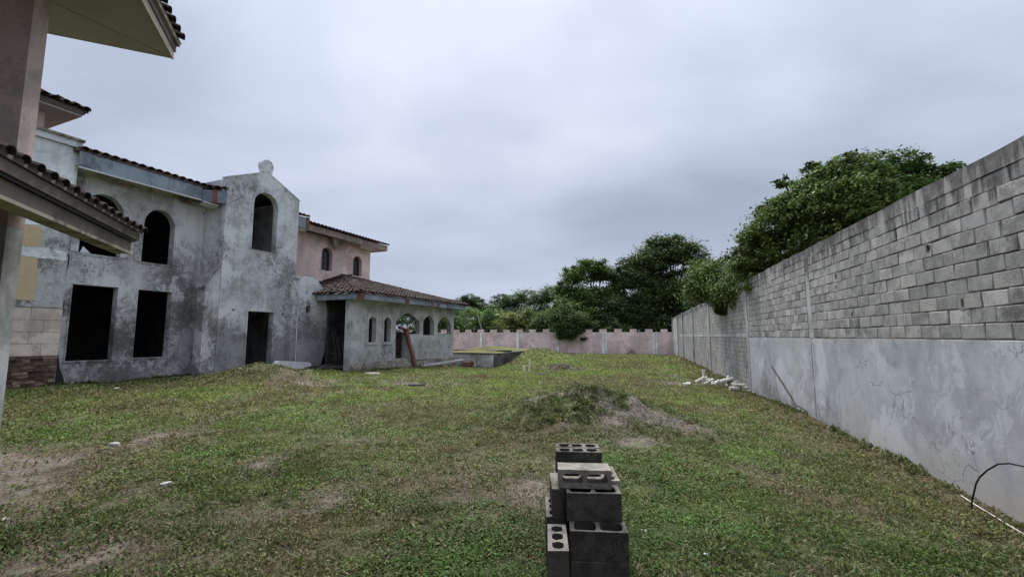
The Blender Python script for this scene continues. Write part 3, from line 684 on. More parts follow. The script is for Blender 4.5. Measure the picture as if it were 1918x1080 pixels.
for r in range(11):
    z = .40+r*.078; t = 6.42; w = random.uniform(.12, .32)
    while t > 3.2:
        t0 = max(3.2, t-w); pr = random.random()*.045
        MB().fbox(HF, t0+.002, t-.002, 16.13+pr, 16.197, z+.002, z+.076).build('ledge_stone', M['ledge'] if random.random() < .7 else M['ledge2'], B); t = t0; w = random.uniform(.12, .32)
MB().fbox(HF, 3.2, 6.44, 16.15, 16.197, 2.532, 2.56).build('cladding_edge', M['dirtytrim'], B)
U = thing('upper_pink_block', 'upper pinkish house block with a dark tiled eave above the left house', 'house', HF.p(4, 18.5, 7.3))
MB().fbox(HF, 0, 6.28, 18, 20.9, 7.0, 8.5).build('wall', M['pink'], U)
MB().fbox(HF, 0, 6.85, 17.3, 21.5, 8.5, 8.56).build('soffit', M['soffit'], U)
MB().fbox(HF, 0, 6.88, 17.26, 21.54, 8.561, 8.70).build('fascia', M['brown'], U)
P = [HF.p(0, 17.2, 8.70), HF.p(6.95, 17.2, 8.70), HF.p(6.95, 21.6, 8.70), HF.p(0, 21.6, 8.70), HF.p(0, 19.4, 9.5), HF.p(4.7, 19.4, 9.5)]
mesh('roof_deck', P, [(0, 1, 5, 4), (1, 2, 5), (2, 3, 4, 5), (0, 4, 3), (0, 3, 2, 1)], M['brown'], U)
lay_tiles(U, HF.p(3.0, 17.2, 8.72), HF.p(1, 0, 0), Vector(HF.p(0, 2.2, .8)), lambda a, v: a < 3.95-v*.9, 3.95, 2.2, 34, rough=.04)
lay_tiles(U, HF.p(6.95, 17.2, 8.72), HF.p(0, 1, 0), Vector(HF.p(-2.25, 0, .8)), lambda a, v: v*.9 < a < 4.4-v*.9, 4.4, 2.2, 18, rough=.04)

# ------------------------------------------------------------------ pink house and pavilion
K = thing('pink_house', 'pink rear house with small arched upper windows and a peeling eave above the pavilion', 'house', HF.p(17, 18, .4))
pk = [arch(16.55, 17.27, 5.08, 5.93, 6.27), arch(18.77, 19.46, 5.08, 5.86, 6.2), arch(14.3, 15.0, 5.08, 5.9, 6.25)]
panelT('wall', HF, 17.4, .26, [(13.42, -.3), (20.12, -.3), (20.12, 6.9), (13.42, 6.9)], pk, M['pink'], K)
MB().fbox(HF, 19.9, 20.117, 17.66, 23.4, -.3, 6.9).build('wall', M['pink'], K)
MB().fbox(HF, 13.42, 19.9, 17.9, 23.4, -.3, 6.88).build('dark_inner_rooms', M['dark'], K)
for q in pk:
    x0, x1 = q[0][0], q[1][0]; zt = max(p[1] for p in q)
    f = panelT('window', HF, 17.60, .04, q, [[(x0+.05+(x-x0)*(x1-x0-.1)/(x1-x0), 5.13+(z-5.08)*(zt-5.18)/(zt-5.08)) for x, z in q]], M['frame'], K)
    MB().fbox(HF, x0+.03, x1-.03, 17.615, 17.625, 5.1, zt-.12).build('pane', M['glass'], f)
    MB().fbox(HF, (x0+x1)/2-.015, (x0+x1)/2+.015, 17.585, 17.61, 5.12, zt-.05).build('glazing_bar', M['frame'], f)
    for z in (5.45, 5.82): MB().fbox(HF, x0+.04, x1-.04, 17.588, 17.612, z, z+.025).build('glazing_bar', M['frame'], f)
MB().fbox(HF, 14.42, 20.74, 16.70, 16.78, 6.70, 7.0).build('fascia', M['pinkfascia'], K)
MB().fbox(HF, 20.66, 20.74, 16.78, 24, 6.70, 7.0).build('fascia', M['pinkfascia'], K)
MB().fbox(HF, 17.6, 20.66, 16.79, 24, 6.74, 6.77).build('soffit', M['soffit'], K)
MB().fbox(HF, 14.42, 17.6, 17.1, 24, 6.78, 6.80).build('soffit', M['brown'], K)
MB().hexa([HF.p(t, D, z) for dz in (0, .015) for t, D, z in ((16.75, 16.95, 6.74+dz), (17.9, 16.95, 6.72+dz), (17.6, 17.1, 6.42+dz), (17.25, 17.2, 6.22+dz))]).build('hanging_soffit_sheet', M['dirtytrim'], K)
MB().hexa([HF.p(t, D, z) for dz in (0, .015) for t, D, z in ((18.7, 16.85, 6.72+dz), (19.9, 16.82, 6.71+dz), (19.8, 17.1, 6.64+dz), (18.9, 17.1, 6.58+dz))]).build('hanging_soffit_sheet', M['trim'], K)
P = [HF.p(14.4, 16.66, 7.0), HF.p(20.8, 16.66, 7.0), HF.p(20.8, 24.1, 7.0), HF.p(14.4, 24.1, 7.0), HF.p(14.4, 20.4, 7.85), HF.p(17.4, 20.4, 7.85)]
mesh('roof_deck', P, [(0, 1, 5, 4), (1, 2, 5), (2, 3, 4, 5), (0, 4, 3), (0, 3, 2, 1)], M['brown'], K)
lay_tiles(K, HF.p(14.42, 16.64, 7.03), HF.p(1, 0, 0), Vector(HF.p(0, 3.7, .85)), lambda a, v: a < 6.4-v*.9, 6.4, 2.4, 54)

V = thing('arched_pavilion', 'grey single-storey pavilion with arched openings under a low brown tiled hip roof', 'pavilion', HF.p(18.5, 15.5, .4))
PD = 13.4
h1 = arch(15.53, 16.02, 1.50, 2.40, 2.62, 10); h2 = arch(16.56, 17.05, 1.51, 2.41, 2.64, 10)
h3 = [(17.45, .70), (18.22, .70), (18.22, 1.88), (19.38, 1.88), (19.38, 2.53), (19.1, 2.66), (18.75, 2.83), (18.4, 2.92), (18.05, 2.83), (17.75, 2.66), (17.45, 2.48)]
h4 = arch(19.72, 20.78, 1.82, 2.40, 2.87, 14, .25); h5 = arch(21.12, 22.56, 1.87, 2.30, 2.88, 14, .25)
panelT('front_wall', HF, PD, .22, [(14.88, .64), (22.87, .52), (22.87, 3.34), (14.88, 3.36)], [h1, h2, h3, h4, h5], M['pav'], V)
MB().fbox(HF, 14.50, 14.872, PD-.015, PD+.36, .2, 3.36).build('corner_pillar', M['pav'], V)
for hq in (h1, h2): 
    a, b = hq[0][0], hq[1][0]; panelT('window_surround', HF, PD-.02, .018, [(a-.07, 1.44), (b+.07, 1.44), (b+.1, 2.5), (b+.1, 2.8), (a-.1, 2.8), (a-.1, 2.5)], [hq], M['post'], V)
    MB().fbox(HF, a-.06, b+.06, PD-.05, PD-.022, 1.39, 1.438).build('sill', M['pav'], V)
for t in (17.25, 19.55): MB().fbox(HF, t-.1, t+.1, PD-.012, PD-.002, .7, 3.34).build('pilaster', M['pav'], V)
panelD('side_wall', HF, 22.65, .22, [(PD+.23, .4), (21.4, .4), (21.4, 3.34), (PD+.23, 3.34)], [rect(13.72, 14.9, 1.9, 2.95), rect(15.6, 20.3, 2.0, 3.0)], M['pav'], V)
panelT('back_wall', HF, 21.2, .2, [(20.15, .4), (22.64, .4), (22.64, 3.34), (20.15, 3.34)], [], M['pav'], V)
MB().fbox(HF, 15.15, 20.1, 17.15, 17.35, .3, 3.4).build('inner_wall', M['dark'], V)
MB().fbox(HF, 14.6, 22.6, PD+.25, 17.1, .42, .5).build('floor_slab', M['dark'], V)
# partition behind the two slot windows
MB().fbox(HF, 17.1, 17.25, PD+.23, 17.1, .5, 3.3).build('inner_wall', M['dark'], V)
MB().fbox(HF, 15.0, 17.1, 15.2, 15.3, .5, 3.3).build('inner_wall', M['dark'], V)
ed = dict(t0=14.30, t1=23.30, D0=12.80, D1=21.8)
e_ = ed
MB().fbox(HF, e_['t0'], e_['t1'], e_['D0'], e_['D0']+.05, 3.30, 3.52).build('fascia', M['metal'], V)
MB().fbox(HF, e_['t0'], e_['t0']+.05, e_['D0']+.052, 15.25, 3.30, 3.52).build('fascia', M['metal'], V)
MB().fbox(HF, e_['t1']-.05, e_['t1'], e_['D0']+.052, e_['D1'], 3.30, 3.52).build('fascia', M['metal'], V)
for a, w in ((14.31, .22), (17.3, .32), (19.55, .12), (20.1, .16), (21.1, .14)):
    MB().fbox(HF, a, a+w, e_['D0']-.012, e_['D0']-.002, 3.29, 3.53).build('fascia_patch', M['red'], V)
MB().fbox(HF, e_['t0']-.012, e_['t0']-.002, e_['D0'], e_['D0']+.2, 3.29, 3.53).build('fascia_patch', M['red'], V)
MB().fbox(HF, e_['t0']+.06, e_['t1']-.06, e_['D0']+.06, 17.3, 3.37, 3.40).build('soffit', M['dark'], V)
AP = (17.9, 17.1, 4.85)
c4 = [(e_['t0']-.03, e_['D0']-.03), (e_['t1']+.03, e_['D0']-.03), (e_['t1']+.03, e_['D1']), (e_['t0']-.03, e_['D1'])]
mesh('roof_deck', [HF.p(t, D, 3.53) for t, D in c4]+[HF.p(*AP)], [(0, 1, 4), (1, 2, 4), (2, 3, 4), (3, 0, 4), (0, 3, 2, 1)], M['brown'], V)
def tri_in(W_, ap, Lu): return lambda a, v: ap*(v/Lu) < a+.02 and a < W_-(W_-ap)*(v/Lu)+.02
Wf = c4[1][0]-c4[0][0]; apf = AP[0]-c4[0][0]; vf = Vector(HF.p(0, AP[1]-c4[0][1], AP[2]-3.53)); Lf = vf.length
lay_tiles(V, HF.p(*c4[0], 3.56), HF.p(1, 0, 0), vf, tri_in(Wf, apf, Lf), Wf, Lf, 150, rough=.09, lift=.05)
Ws = c4[3][1]-c4[0][1]; aps = AP[1]-c4[0][1]; vs = Vector(HF.p(AP[0]-c4[0][0], 0, AP[2]-3.53)); Ls = vs.length
lay_tiles(V, HF.p(*c4[0], 3.56), HF.p(0, 1, 0), vs, lambda a, v: tri_in(Ws, aps, Ls)(a, v) and a < 4.6, Ws, Ls, 90, rough=.12, lift=.05)
hip = MB()
for c_ in (0, 1):
    a = Vector(HF.p(*c4[c_], 3.62)); b = Vector(HF.p(AP[0], AP[1], AP[2]+.06)); nn = int((b-a).length/.33); dv = (b-a).normalized()
    su = dv.cross(Vector((0, 0, 1))).normalized(); sn = su.cross(dv)
    for i in range(nn):
        p = a+(b-a)*(i/nn)+sn*.02*random.random(); hip.add([tuple(p+su*q[0]*1.15+dv*q[1]+sn*q[2]*1.1) for q in TV], TF)
hip.build('hip_tiles', M['tile'], V, kind='stuff')
# foundation stones
t = 14.5
while t < 18.6:
    w = random.uniform(.3, .7); z = .16+.1*random.random()
    MB().fbox(HF, t+.01, t+w-.01, PD-.06-.08*random.random(), PD+.05, -.1, .60+.05*random.random()).build('foundation_stone', M['stone'], V); t += w
MB().fbox(HF, 18.7, 22.87, PD-.05, PD+.2, -.1, .535).build('foundation', M['stone'], V)
t = 14.4
while t < 18.0:
    w = random.uniform(.15, .5); z = .05
    if random.random() < .75: MB().fbox(HF, t, t+w, PD-.35-.1*random.random(), PD-.16, -.1, .42+.12*random.random()).build('foundation_stone', M['stone'], V)
    t += w+.05
# things in and around the pavilion
rp = thing('red_post', 'faded red timber post leaning beside the pavilion doorway', 'post', HF.p(18.7, 13.1, .2))
MB().hexa([HF.p(t+dx, D+dd, z) for t, D, z in ((18.62, 13.05, .15), (18.0, 13.25, 2.1)) for dx, dd in ((0, 0), (.2, 0), (.2, .12), (0, .12))]).build('post', M['red'], rp)
MB().hexa([HF.p(t, D, z+dz) for dz in (0, .07) for t, D, z in ((17.6, 13.22, 2.16), (18.35, 13.22, 2.02), (18.35, 13.42, 2.02), (17.6, 13.42, 2.16))]).build('cross_piece', M['red'], rp)
lb = thing('lying_beam', 'long pale beam lying on blocks at the foot of the pavilion wall', 'beam', HF.p(21, 12.95, .25))
MB().hexa([HF.p(t, D, z) for z0 in (0, .09) for t, D, z in ((18.95, 12.8, .26+z0), (23.2, 12.8, .33+z0), (23.2, 12.95, .33+z0), (18.95, 12.95, .26+z0))]).build('beam', M['post'], lb)
MB().fbox(HF, 18.9, 23.2, 12.97, 13.1, .28, .34).build('plank', M['wood'], lb)
rb_ = tag(MB().fbox(HF, 22.5, 23.3, 12.3, 12.6, .08, .30).build('red_beam', M['red']), 'short dark red beam on the ground past the pavilion corner', 'beam')
for t, D, z, k in ((20.8, 12.9, .2, 0), (21.9, 12.8, .2, 1), (22.4, 12.95, .2, 2)):
    x, y, _ = HF.p(t, D, 0); z = gz(x, y)
    tag(MB().fbox(HF, t, t+.38, D-.1, D+.1, z-.02, z+.16).build('loose_block', M['cinderpale'] if k else M['stone']), ('brown loose block under the lying beam, nearest the red post', 'pale loose block under the lying beam, middle one', 'pale loose block under the lying beam, nearest the red beam')[k], 'block', 'loose blocks by the pavilion')
sr = thing('stored_junk_stack', 'dark stack of stored boards and pale blocks inside the pavilion doorway', 'stack', HF.p(18, 15, .5))
for i in range(7):
    MB().fbox(HF, 17.55, 19.6, 14.75, 15.0, .62+i*.21, .66+i*.21).build('board', M['wood'], sr)
for i in range(13):
    t = random.uniform(17.6, 19.2); k = random.randrange(6); z = .66+k*.21
    MB().fbox(HF, t, t+random.uniform(.08, .22), 14.72, 14.95, z+.002, z+random.uniform(.08, .16)).build('block', M['foam'] if i % 2 else M['cinderpale'], sr)
for t in (17.6, 18.4, 19.4): MB().fbox(HF, t, t+.07, 15.0, 15.08, .5, 2.15).build('upright', M['wood'], sr)
pl = thing('lumber_stack', 'dark vertical boards and sticks leaning in the shaded gap left of the pavilion', 'lumber', HF.p(15.3, 15.4, .4))
for i in range(15):
    t = 15.05+i*.1+random.uniform(-.03, .03); h_ = random.uniform(1.2, 1.6); D = 15.0+random.uniform(-.3, .3); ln = random.uniform(-.12, .12); w = random.uniform(.03, .09)
    MB().hexa([HF.p(q, d, z) for z, o1, o2 in ((.3, 0, 0), (.42+h_, ln, .35)) for q, d in ((t+o1, D+o2), (t+w+o1, D+o2), (t+w+o1, D+o2+.03), (t+o1, D+o2+.03))]).build('board', M['wood'], pl)
for z, l_ in ((.95, 1.3), (.7, 1.2), (.42, 1.6)):
    MB().hexa([HF.p(q, 14.62+d, zq+dz) for dz in (0, .05) for q, d, zq in ((14.75, 0, z+.06), (14.75+l_, 0, z), (14.75+l_, .06, z), (14.75, .06, z+.06))]).build('rail', M['wood'], pl)
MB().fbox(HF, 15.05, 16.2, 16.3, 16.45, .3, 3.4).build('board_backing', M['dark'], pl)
jk = thing('scrap_timber_heap', 'low dark heap of scrap sticks on the ground between tower and pavilion', 'heap', HF.p(14.3, 14.7, .4))
for i in range(26):
    t, D = random.uniform(13.6, 14.95), random.uniform(14.2, 15.0); a = random.uniform(-.5, .5); l_ = random.uniform(.3, 1.1)
    x, y, _ = HF.p(t, D, 0); z = gz(x, y)+random.uniform(.0, .16)
    MB().tube([HF.p(t-l_/2*math.cos(a), D-l_/2*math.sin(a), z), HF.p(t+l_/2*math.cos(a), D+l_/2*math.sin(a), z+random.uniform(-.02, .12))], random.uniform(.012, .035), 5).build('stick', M['wood'], jk)
x, y, _ = HF.p(12.95, 14.9, 0); z = gz(x, y)
wsx, wsy, _ = HF.p(6.95, 16.7, 0)
tag(mesh('paper_scrap', [HF.p(t, D, z) for t, D, z in ((6.86, 16.62, 4.226), (7.1, 16.62, 4.226), (6.93, 16.66, 4.42), (6.86, 16.66, 4.226), (7.1, 16.66, 4.226), (6.93, 16.68, 4.42))], [(0, 1, 2), (3, 5, 4), (0, 3, 4, 1), (1, 4, 5, 2), (2, 5, 3, 0)], M['foam'], loc=(wsx, wsy, 4.22)), 'small white triangular scrap on the sill of the upper left window', 'scrap')
fo = thing('white_slab', 'long white slab lying on the grass against the tower beside the doorway', 'slab', (x, y, z))
prof = [(12.25, .02), (13.75, .0), (13.86, .06), (13.84, .17), (13.7, .22), (12.32, .33), (12.2, .22)]
panelT('slab', HF, 14.86, .22, [(a, z+.05+b*1.15) for a, b in prof], [], M['foam'], fo)
for (t, D, w, nm, lab) in ((None,)*5,)[:0]: pass
def flat_stone(name, x, y, rx, ry, h, m, label, cat, group=None, seed=0, rot=0):
    r = random.Random(seed); n = 9; z = gz(x, y); v = []
    for zz_, k in ((-.03, 1), (h*.7, .97), (h, .78)):
        for i in range(n):
            rr = random.Random(seed*31+i).uniform(.75, 1.1)*k; a = 2*math.pi*i/n
            lx, ly = rx*rr*math.cos(a), ry*rr*math.sin(a)
            v.append((x+lx*math.cos(rot)-ly*math.sin(rot), y+lx*math.sin(rot)+ly*math.cos(rot), z+zz_+(.02*h*r.random() if k < .9 else 0)))
    f = [(i, (i+1) % n, (i+1) % n+n, i+n) for i in range(n)]+[(i+n, (i+1) % n+n, (i+1) % n+2*n, i+2*n) for i in range(n)]+[tuple(range(2*n, 3*n)), tuple(range(n))]
    return tag(mesh(name, v, f, m, loc=(x, y, z)), label, cat, group)
flat_stone('concrete_slab', -5.35, 17.3, .42, .22, .10, M['stone'], 'flat grey slab lying in the grass before the pavilion, farther of two', 'slab', seed=1)
flat_stone('concrete_slab', -3.3, 15.3, .34, .15, .06, M['cinder'], 'thin dark slab lying in the grass before the pavilion, nearer of two', 'slab', seed=2)
flat_stone('concrete_slab', 1.25, 21.4, .5, .22, .07, M['cinder'], 'dark flat slab on the ground in front of the two upright pipes', 'slab', seed=3)

# ------------------------------------------------------------------ raised tank
TK = thing('concrete_tank', 'low raised concrete tank with streaked walls filled with grassy soil', 'tank', HF.p(23.5, 11.2, -.1))
t0, D0 = 23.35, 11.12; zt = .72
MB().fbox(HF, t0, t0+.2, D0, D0+6, -.4, zt).build('front_wall', M['tank'], TK)
MB().fbox(HF, t0+.203, t0+10.9, D0-.012, D0+.2, -.4, zt+.03).build('side_wall', M['tankdark'], TK)
MB().fbox(HF, t0-.05, t0+.24, D0-.03, D0+6, zt+.002, zt+.07).build('rim', M['tankdark'], TK)
MB().fbox(HF, t0+3.2, t0+3.4, D0+.2, D0+6, -.4, zt+.12).build('inner_wall', M['tankdark'], TK)
gt = np.linspace(t0+.22, t0+10.9, 50); gd = np.linspace(D0+.2, D0+6, 26); GT, GD = np.meshgrid(gt, gd); GT = GT.ravel(); GD = GD.ravel()
gxx = -GD*HF.c+GT*HF.s; gyy = GD*HF.s+GT*HF.c
hz_ = zt-.06+.40*np.exp(-((GT-t0-6)/3.2)**2-((GD-D0-3.0)/1.6)**2)+.16*np.exp(-((GT-t0-2)/1.2)**2-((GD-D0-1.2)/1.1)**2)+(fbm(gxx*1.5, gyy*1.5, 4)-.5)*.16
e2, d2 = cover(gxx+40, gyy); g2, s2 = grass_col(gxx, gyy, e2, d2); cc2 = g2*(.3+.5*e2[:, None])+s2*.4*(1-e2[:, None])
ii = np.arange(50*26).reshape(26, 50); qq = np.stack([ii[:-1, :-1], ii[:-1, 1:], ii[1:, 1:], ii[1:, :-1]], -1).reshape(-1, 4)
offv = np.array(absloc(TK)); me = npmesh('soil_fill', np.stack([gxx, gyy, hz_], 1)-offv, qq, M['ground'], cc2, smooth=True)
o = bpy.data.objects.new('soil_fill', me); C.objects.link(o); o.parent = TK; o['kind'] = 'stuff'

# ------------------------------------------------------------------ near building at the left edge
G = thing('near_house', 'near rose beige house corner with pier, wide soffit and tiled eaves at the left edge', 'house', NF.p(5, 3.5, 0))
MB().fbox(NF, 6.12, 6.4, 3.0, 4.3, 2.93, 5.60).build('pier', M['beigewall'], G)
MB().fbox(NF, 6.12, 6.4, 3.0, 4.3, -.4, 2.926).build('pier_base', M['pier'], G)
MB().fbox(NF, -8, 4.6, 4.1, 4.35, -.4, 5.60).build('wall', M['beigewall'], G)
MB().fbox(NF, -8, 6.1, 8, 8.2, -.4, 5.60).build('wall', M['beigewall'], G)
MB().fbox(NF, -8.2, -8, 3, 8, -.4, 5.60).build('wall', M['beigewall'], G)
MB().fbox(NF, -8, 6.35, 3.1, 8, 2.75, 2.9).build('floor_slab', M['brown'], G)
# soffit: two mitred boards
EA, EB = 7.12, 2.05
sf = lambda z, pts: [NF.p(t, D, z) for t, D in pts]
def prism(name, pts, z0, z1, m):
    n_ = len(pts); v = sf(z0, pts)+sf(z1, pts); f = [tuple(range(n_)), tuple(range(n_, 2*n_))]+[(i, (i+1) % n_, (i+1) % n_+n_, i+n_) for i in range(n_)]
    return mesh(name, v, f, m, G)
prism('soffit_board', [(-8, EB), (EA-.012, EB), (6.4-.012, 3.0), (6.4-.9, 3.9), (-8, 3.9)], 5.60, 5.63, M['soffit'])
prism('soffit_board', [(EA, EB+.012), (EA, 8.2), (5.51, 8.2), (5.51, 3.912), (6.4, 3.012)], 5.602, 5.632, M['soffit'])
prism('soffit_board', [(-8, 3.903), (5.505, 3.903), (5.505, 8.2), (-8, 8.2)], 5.601, 5.631, M['soffit'])
MB().fbox(NF, -8, EA+.01, EB-.02, EB, 5.585, 5.70).build('lower_fascia', M['dirtytrim'], G)
MB().fbox(NF, -8, EA+.03, EB-.035, EB+.0, 5.704, 5.80).build('shadow_board', M['brown'], G)
MB().fbox(NF, -8, EA+.05, EB-.07, EB+.0, 5.804, 5.86).build('upper_fascia', M['dirtytrim'], G)
MB().fbox(NF, EA, EA+.02, EB, 8.2, 5.60, 5.86).build('end_fascia', M['dirtytrim'], G)
P = [NF.p(-8, EB-.08, 5.864), NF.p(EA+.08, EB-.08, 5.864), NF.p(EA+.08, 9, 5.864), NF.p(-8, 9, 5.864), NF.p(-8, 5.5, 7.1), NF.p(3.7, 5.5, 7.1)]
mesh('upper_roof_deck', P, [(0, 1, 5, 4), (1, 2, 5), (2, 3, 4, 5), (0, 4, 3), (0, 3, 2, 1)], M['brown'], G)
lay_tiles(G, NF.p(2.5, EB-.10, 5.88), NF.p(1, 0, 0), Vector(NF.p(0, 3.4, 1.2)), lambda a, v: a < 4.66-v*.8, 4.66, 2.2, 60, lift=.005, sp_=.185, tsc=.66, start=-.03)
# lower porch roof
MB().fbox(NF, 0, 6.64, 2.15, 2.21, 2.80, 2.92).build('lower_beam', M['brown'], G)
MB().fbox(NF, 0, 6.62, 2.135, 2.30, 2.768, 2.797).build('beam_trim', M['dirtytrim'], G)
MB().fbox(NF, 0, 6.67, 2.12, 2.20, 2.923, 2.945).build('drip_edge', M['black'], G)
MB().fbox(NF, 0, 6.72, 2.10, 2.19, 2.948, 3.04).build('upper_beam', M['brown'], G)
dk = MB().hexa([NF.p(t, D, z+dz) for dz in (0, .05) for t, D, z in ((0, 2.08, 3.043), (6.76, 2.08, 3.043), (6.45, 2.98, 3.36), (0, 2.98, 3.36))]); dk.build('porch_roof_deck', M['brown'], G)
lay_tiles(G, NF.p(1.6, 2.07, 3.07), NF.p(1, 0, 0), Vector(NF.p(0, .9, .317)), lambda a, v: a < 5.17-v*.5, 5.17, .9, 80, lift=.0, sp_=.185, tsc=.70, start=-.03)

# ------------------------------------------------------------------ cinder blocks in the foreground
def cinder(cells, L_=.39, W_=.19, Hh=.19, web=.028, ends=.03):
    """hollow block, open cells along local z; origin at the base centre"""
    me = MB(); seg = 4
    outer = [(-L_/2, -W_/2), (L_/2, -W_/2), (L_/2, W_/2), (-L_/2, W_/2)]
    cw = (L_-2*ends-(cells-1)*web)/max(1, cells); hol = []
    for i in range(cells):
        a = -L_/2+ends+i*(cw+web); b = a+cw; c0, c1 = -W_/2+web, W_/2-web; r = min(.03, (c1-c0)/2.2, cw/2.2); pts = []
        for (cx, cy, st) in ((b-r, c1-r, 0), (a+r, c1-r, 90), (a+r, c0+r, 180), (b-r, c0+r, 270)):
            for k in range(seg): q = R(st+90*k/(seg-1)); pts.append((cx+r*math.cos(q), cy+r*math.sin(q)))
        hol.append(pts)
    loops = [outer]+hol; tri = tessellate_polygon([[Vector((x, y, 0)) for x, y in lp] for lp in loops]); pts = [p for lp in loops for p in lp]; Mn = len(pts)
    rr = random.Random(cells*7+int(W_*100))
    v = [(x, y, 0) for x, y in pts]+[(x+rr.uniform(-.002, .002), y+rr.uniform(-.002, .002), Hh+rr.uniform(-.003, .002)) for x, y in pts]
    f = [tuple(t) for t in tri]+[tuple(i+Mn for i in t) for t in tri]; k = 0
    for lp in loops:
        for i in range(len(lp)): a, b = k+i, k+(i+1) % len(lp); f.append((a, b, b+Mn, a+Mn))
        k += len(lp)
    return v, f
def cblock(label, x, y, z, rot, kind, mat, tilt=None):
    cells, W_ = kind; V, F = cinder(cells, W_=W_)
    me = raw_mesh('cinder_block', V, F, M[mat]); o = bpy.data.objects.new('cinder_block', me); C.objects.link(o)
    o.location = (x, y, z); o.rotation_euler = (0, 0, R(rot)) if not tilt else tuple(R(a) for a in tilt)
    if mat == 'cinder':  # upward faces get a paler copy, light from above put into the colour
        me.materials.append(M['cinderlit'])
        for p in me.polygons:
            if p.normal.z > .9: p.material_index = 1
    bv_ = o.modifiers.new('bevel', 'BEVEL'); bv_.width = .006; bv_.segments = 2; bv_.limit_method = 'ANGLE'
    return tag(o, label, 'concrete block', 'hollow concrete blocks stacked in the foreground')
hb = .195; Z0 = .098
two, three, thin = (2, .19), (3, .15), (3, .13)
def put(x, y, lvl, rot, kind, mat, label, base_=None): cblock(label, x, y, (Z0 if base_ is None else base_)+lvl*hb, rot, kind, mat)
put(.597, 3.235, 0, -5, two, 'cinder', 'dark hollow block at the bottom front of the stack, resting on the grass')
put(.597, 3.240, 1, -5, two, 'cinder', 'dark two-cell block second from the bottom at the front, its top coloured pale as if lit')
put(.60, 3.475, 0, -2, two, 'cinder', 'bottom block hidden behind the front pair of the stack')
put(.60, 3.475, 1, -2, two, 'cinder', 'block right under the speckled two-cell block in the middle of the stack')
put(.592, 3.40, 2, -3, two, 'cinder', 'dark speckled two-cell block just below the pale block lying on its side')
put(.30, 3.08, 1, 86, thin, 'cinder', 'pale-rimmed three-cell block set lengthwise at the lower left of the stack')
put(.30, 3.08, 0, 86, thin, 'cinder', 'dark block on the grass beneath the pale-rimmed lengthwise one')
put(.326, 3.60, 1, 87, thin, 'cinder', 'lengthwise block behind the pale-rimmed one at the left of the stack')
put(.326, 3.60, 0, 87, thin, 'cinder', 'lowest lengthwise block at the left rear of the stack')
put(.345, 3.60, 2, 88, (0, .088), 'cinder', 'dark lengthwise block at left mid stack, behind the speckled two-cell block')
put(.79, 3.78, 2, 85, thin, 'cinderpale', 'pale three-cell block lengthwise at the right behind the one on its side')
put(.79, 3.78, 1, 85, thin, 'cinder', 'dark block under the pale lengthwise block at the right rear')
put(.79, 3.78, 0, 85, thin, 'cinder', 'bottom block at the right rear of the stack')
for l in range(3):
    put(.56, 4.02, l, -3, three, 'cinder', ('bottom', 'second', 'third')[l]+' block of the rear column, front row, under the three-cell tops', .03)
    put(.57, 4.18, l, -3, three, 'cinder', ('bottom', 'second', 'third')[l]+' block of the rear column, back row, under the three-cell tops', .03)
put(.578, 4.01, 3, -4, three, 'cinder', 'top three-cell block of the rear column, the nearer of the pair', .03)
put(.592, 4.17, 3, -4, three, 'cinder', 'top three-cell block of the rear column, the farther of the pair', .03)
cblock('pale block lying on its side in mid stack, its two hollow cells facing the viewer', .55, 3.58, Z0+3*hb+.066, 0, (2, .13), 'cinderpale', (90, 0, -4))

# ------------------------------------------------------------------ small things
def wpt(t, D, z): return WF.p(t, D, z)
tag(MB().tube([wpt(15.75, -3.97, .85), wpt(14.8, -3.95, .5), wpt(14.0, -3.94, .18), wpt(13.5, -3.92, -.02), wpt(13.1, -3.9, -.01), wpt(12.75, -3.93, -.06), wpt(12.6, -3.96, -.3)], .014, 6).build('bent_rebar', M['rust'], smooth=True), 'thin bent rebar leaning against the grey plaster by the wall seam', 'rebar')
tag(MB().tube([wpt(t, -3.75, z) for t, z in ((6.82, -.5), (6.79, -.17), (6.68, .08), (6.61, .17), (6.47, .29), (6.3, .4), (6.14, .45), (5.95, .47), (5.5, .44), (5.1, .3), (4.9, 0), (4.85, -.4))], .009, 8).build('black_hose', M['black'], smooth=True), 'black plastic hose arching out of the ground against the right wall', 'hose')
px = []
for a, b in ((5.66, 5.83), (5.55, 5.56), (5.43, 5.25), (5.30, 4.96), (5.2, 4.7)): px.append((a, b, gz(a, b)+.025))
tag(MB().tube(px, .007, 8).build('white_pipe', M['pvc'], smooth=True), 'thin white pipe lying on the grass below the black hose', 'pipe')
q1 = (.85, 22.1); z = gz(*q1)
tag(MB().tube([(q1[0], q1[1], z-.2), (q1[0]+.01, q1[1], z+.62)], .045, 10).build('upright_pipe', M['pvc']), 'taller pale pipe standing upright in the grass near the tank', 'pipe', 'upright pipes near the tank')
q1 = (.62, 22.3); z = gz(*q1)
tag(MB().tube([(q1[0], q1[1], z-.2), (q1[0]-.03, q1[1], z+.30)], .065, 10).build('upright_pipe', M['pvc']), 'shorter stubby pale pipe standing beside the taller one near the tank', 'pipe', 'upright pipes near the tank')
q1 = (8.35, 19.6); z = gz(*q1)
tag(MB().tube([(q1[0], q1[1], z-.2), (q1[0]+.01, q1[1], z+.62)], .075, 12).build('upright_pipe', M['pvc']), 'thick pale pipe standing upright among the pipe scraps by the wall', 'pipe')
r = random.Random(5)
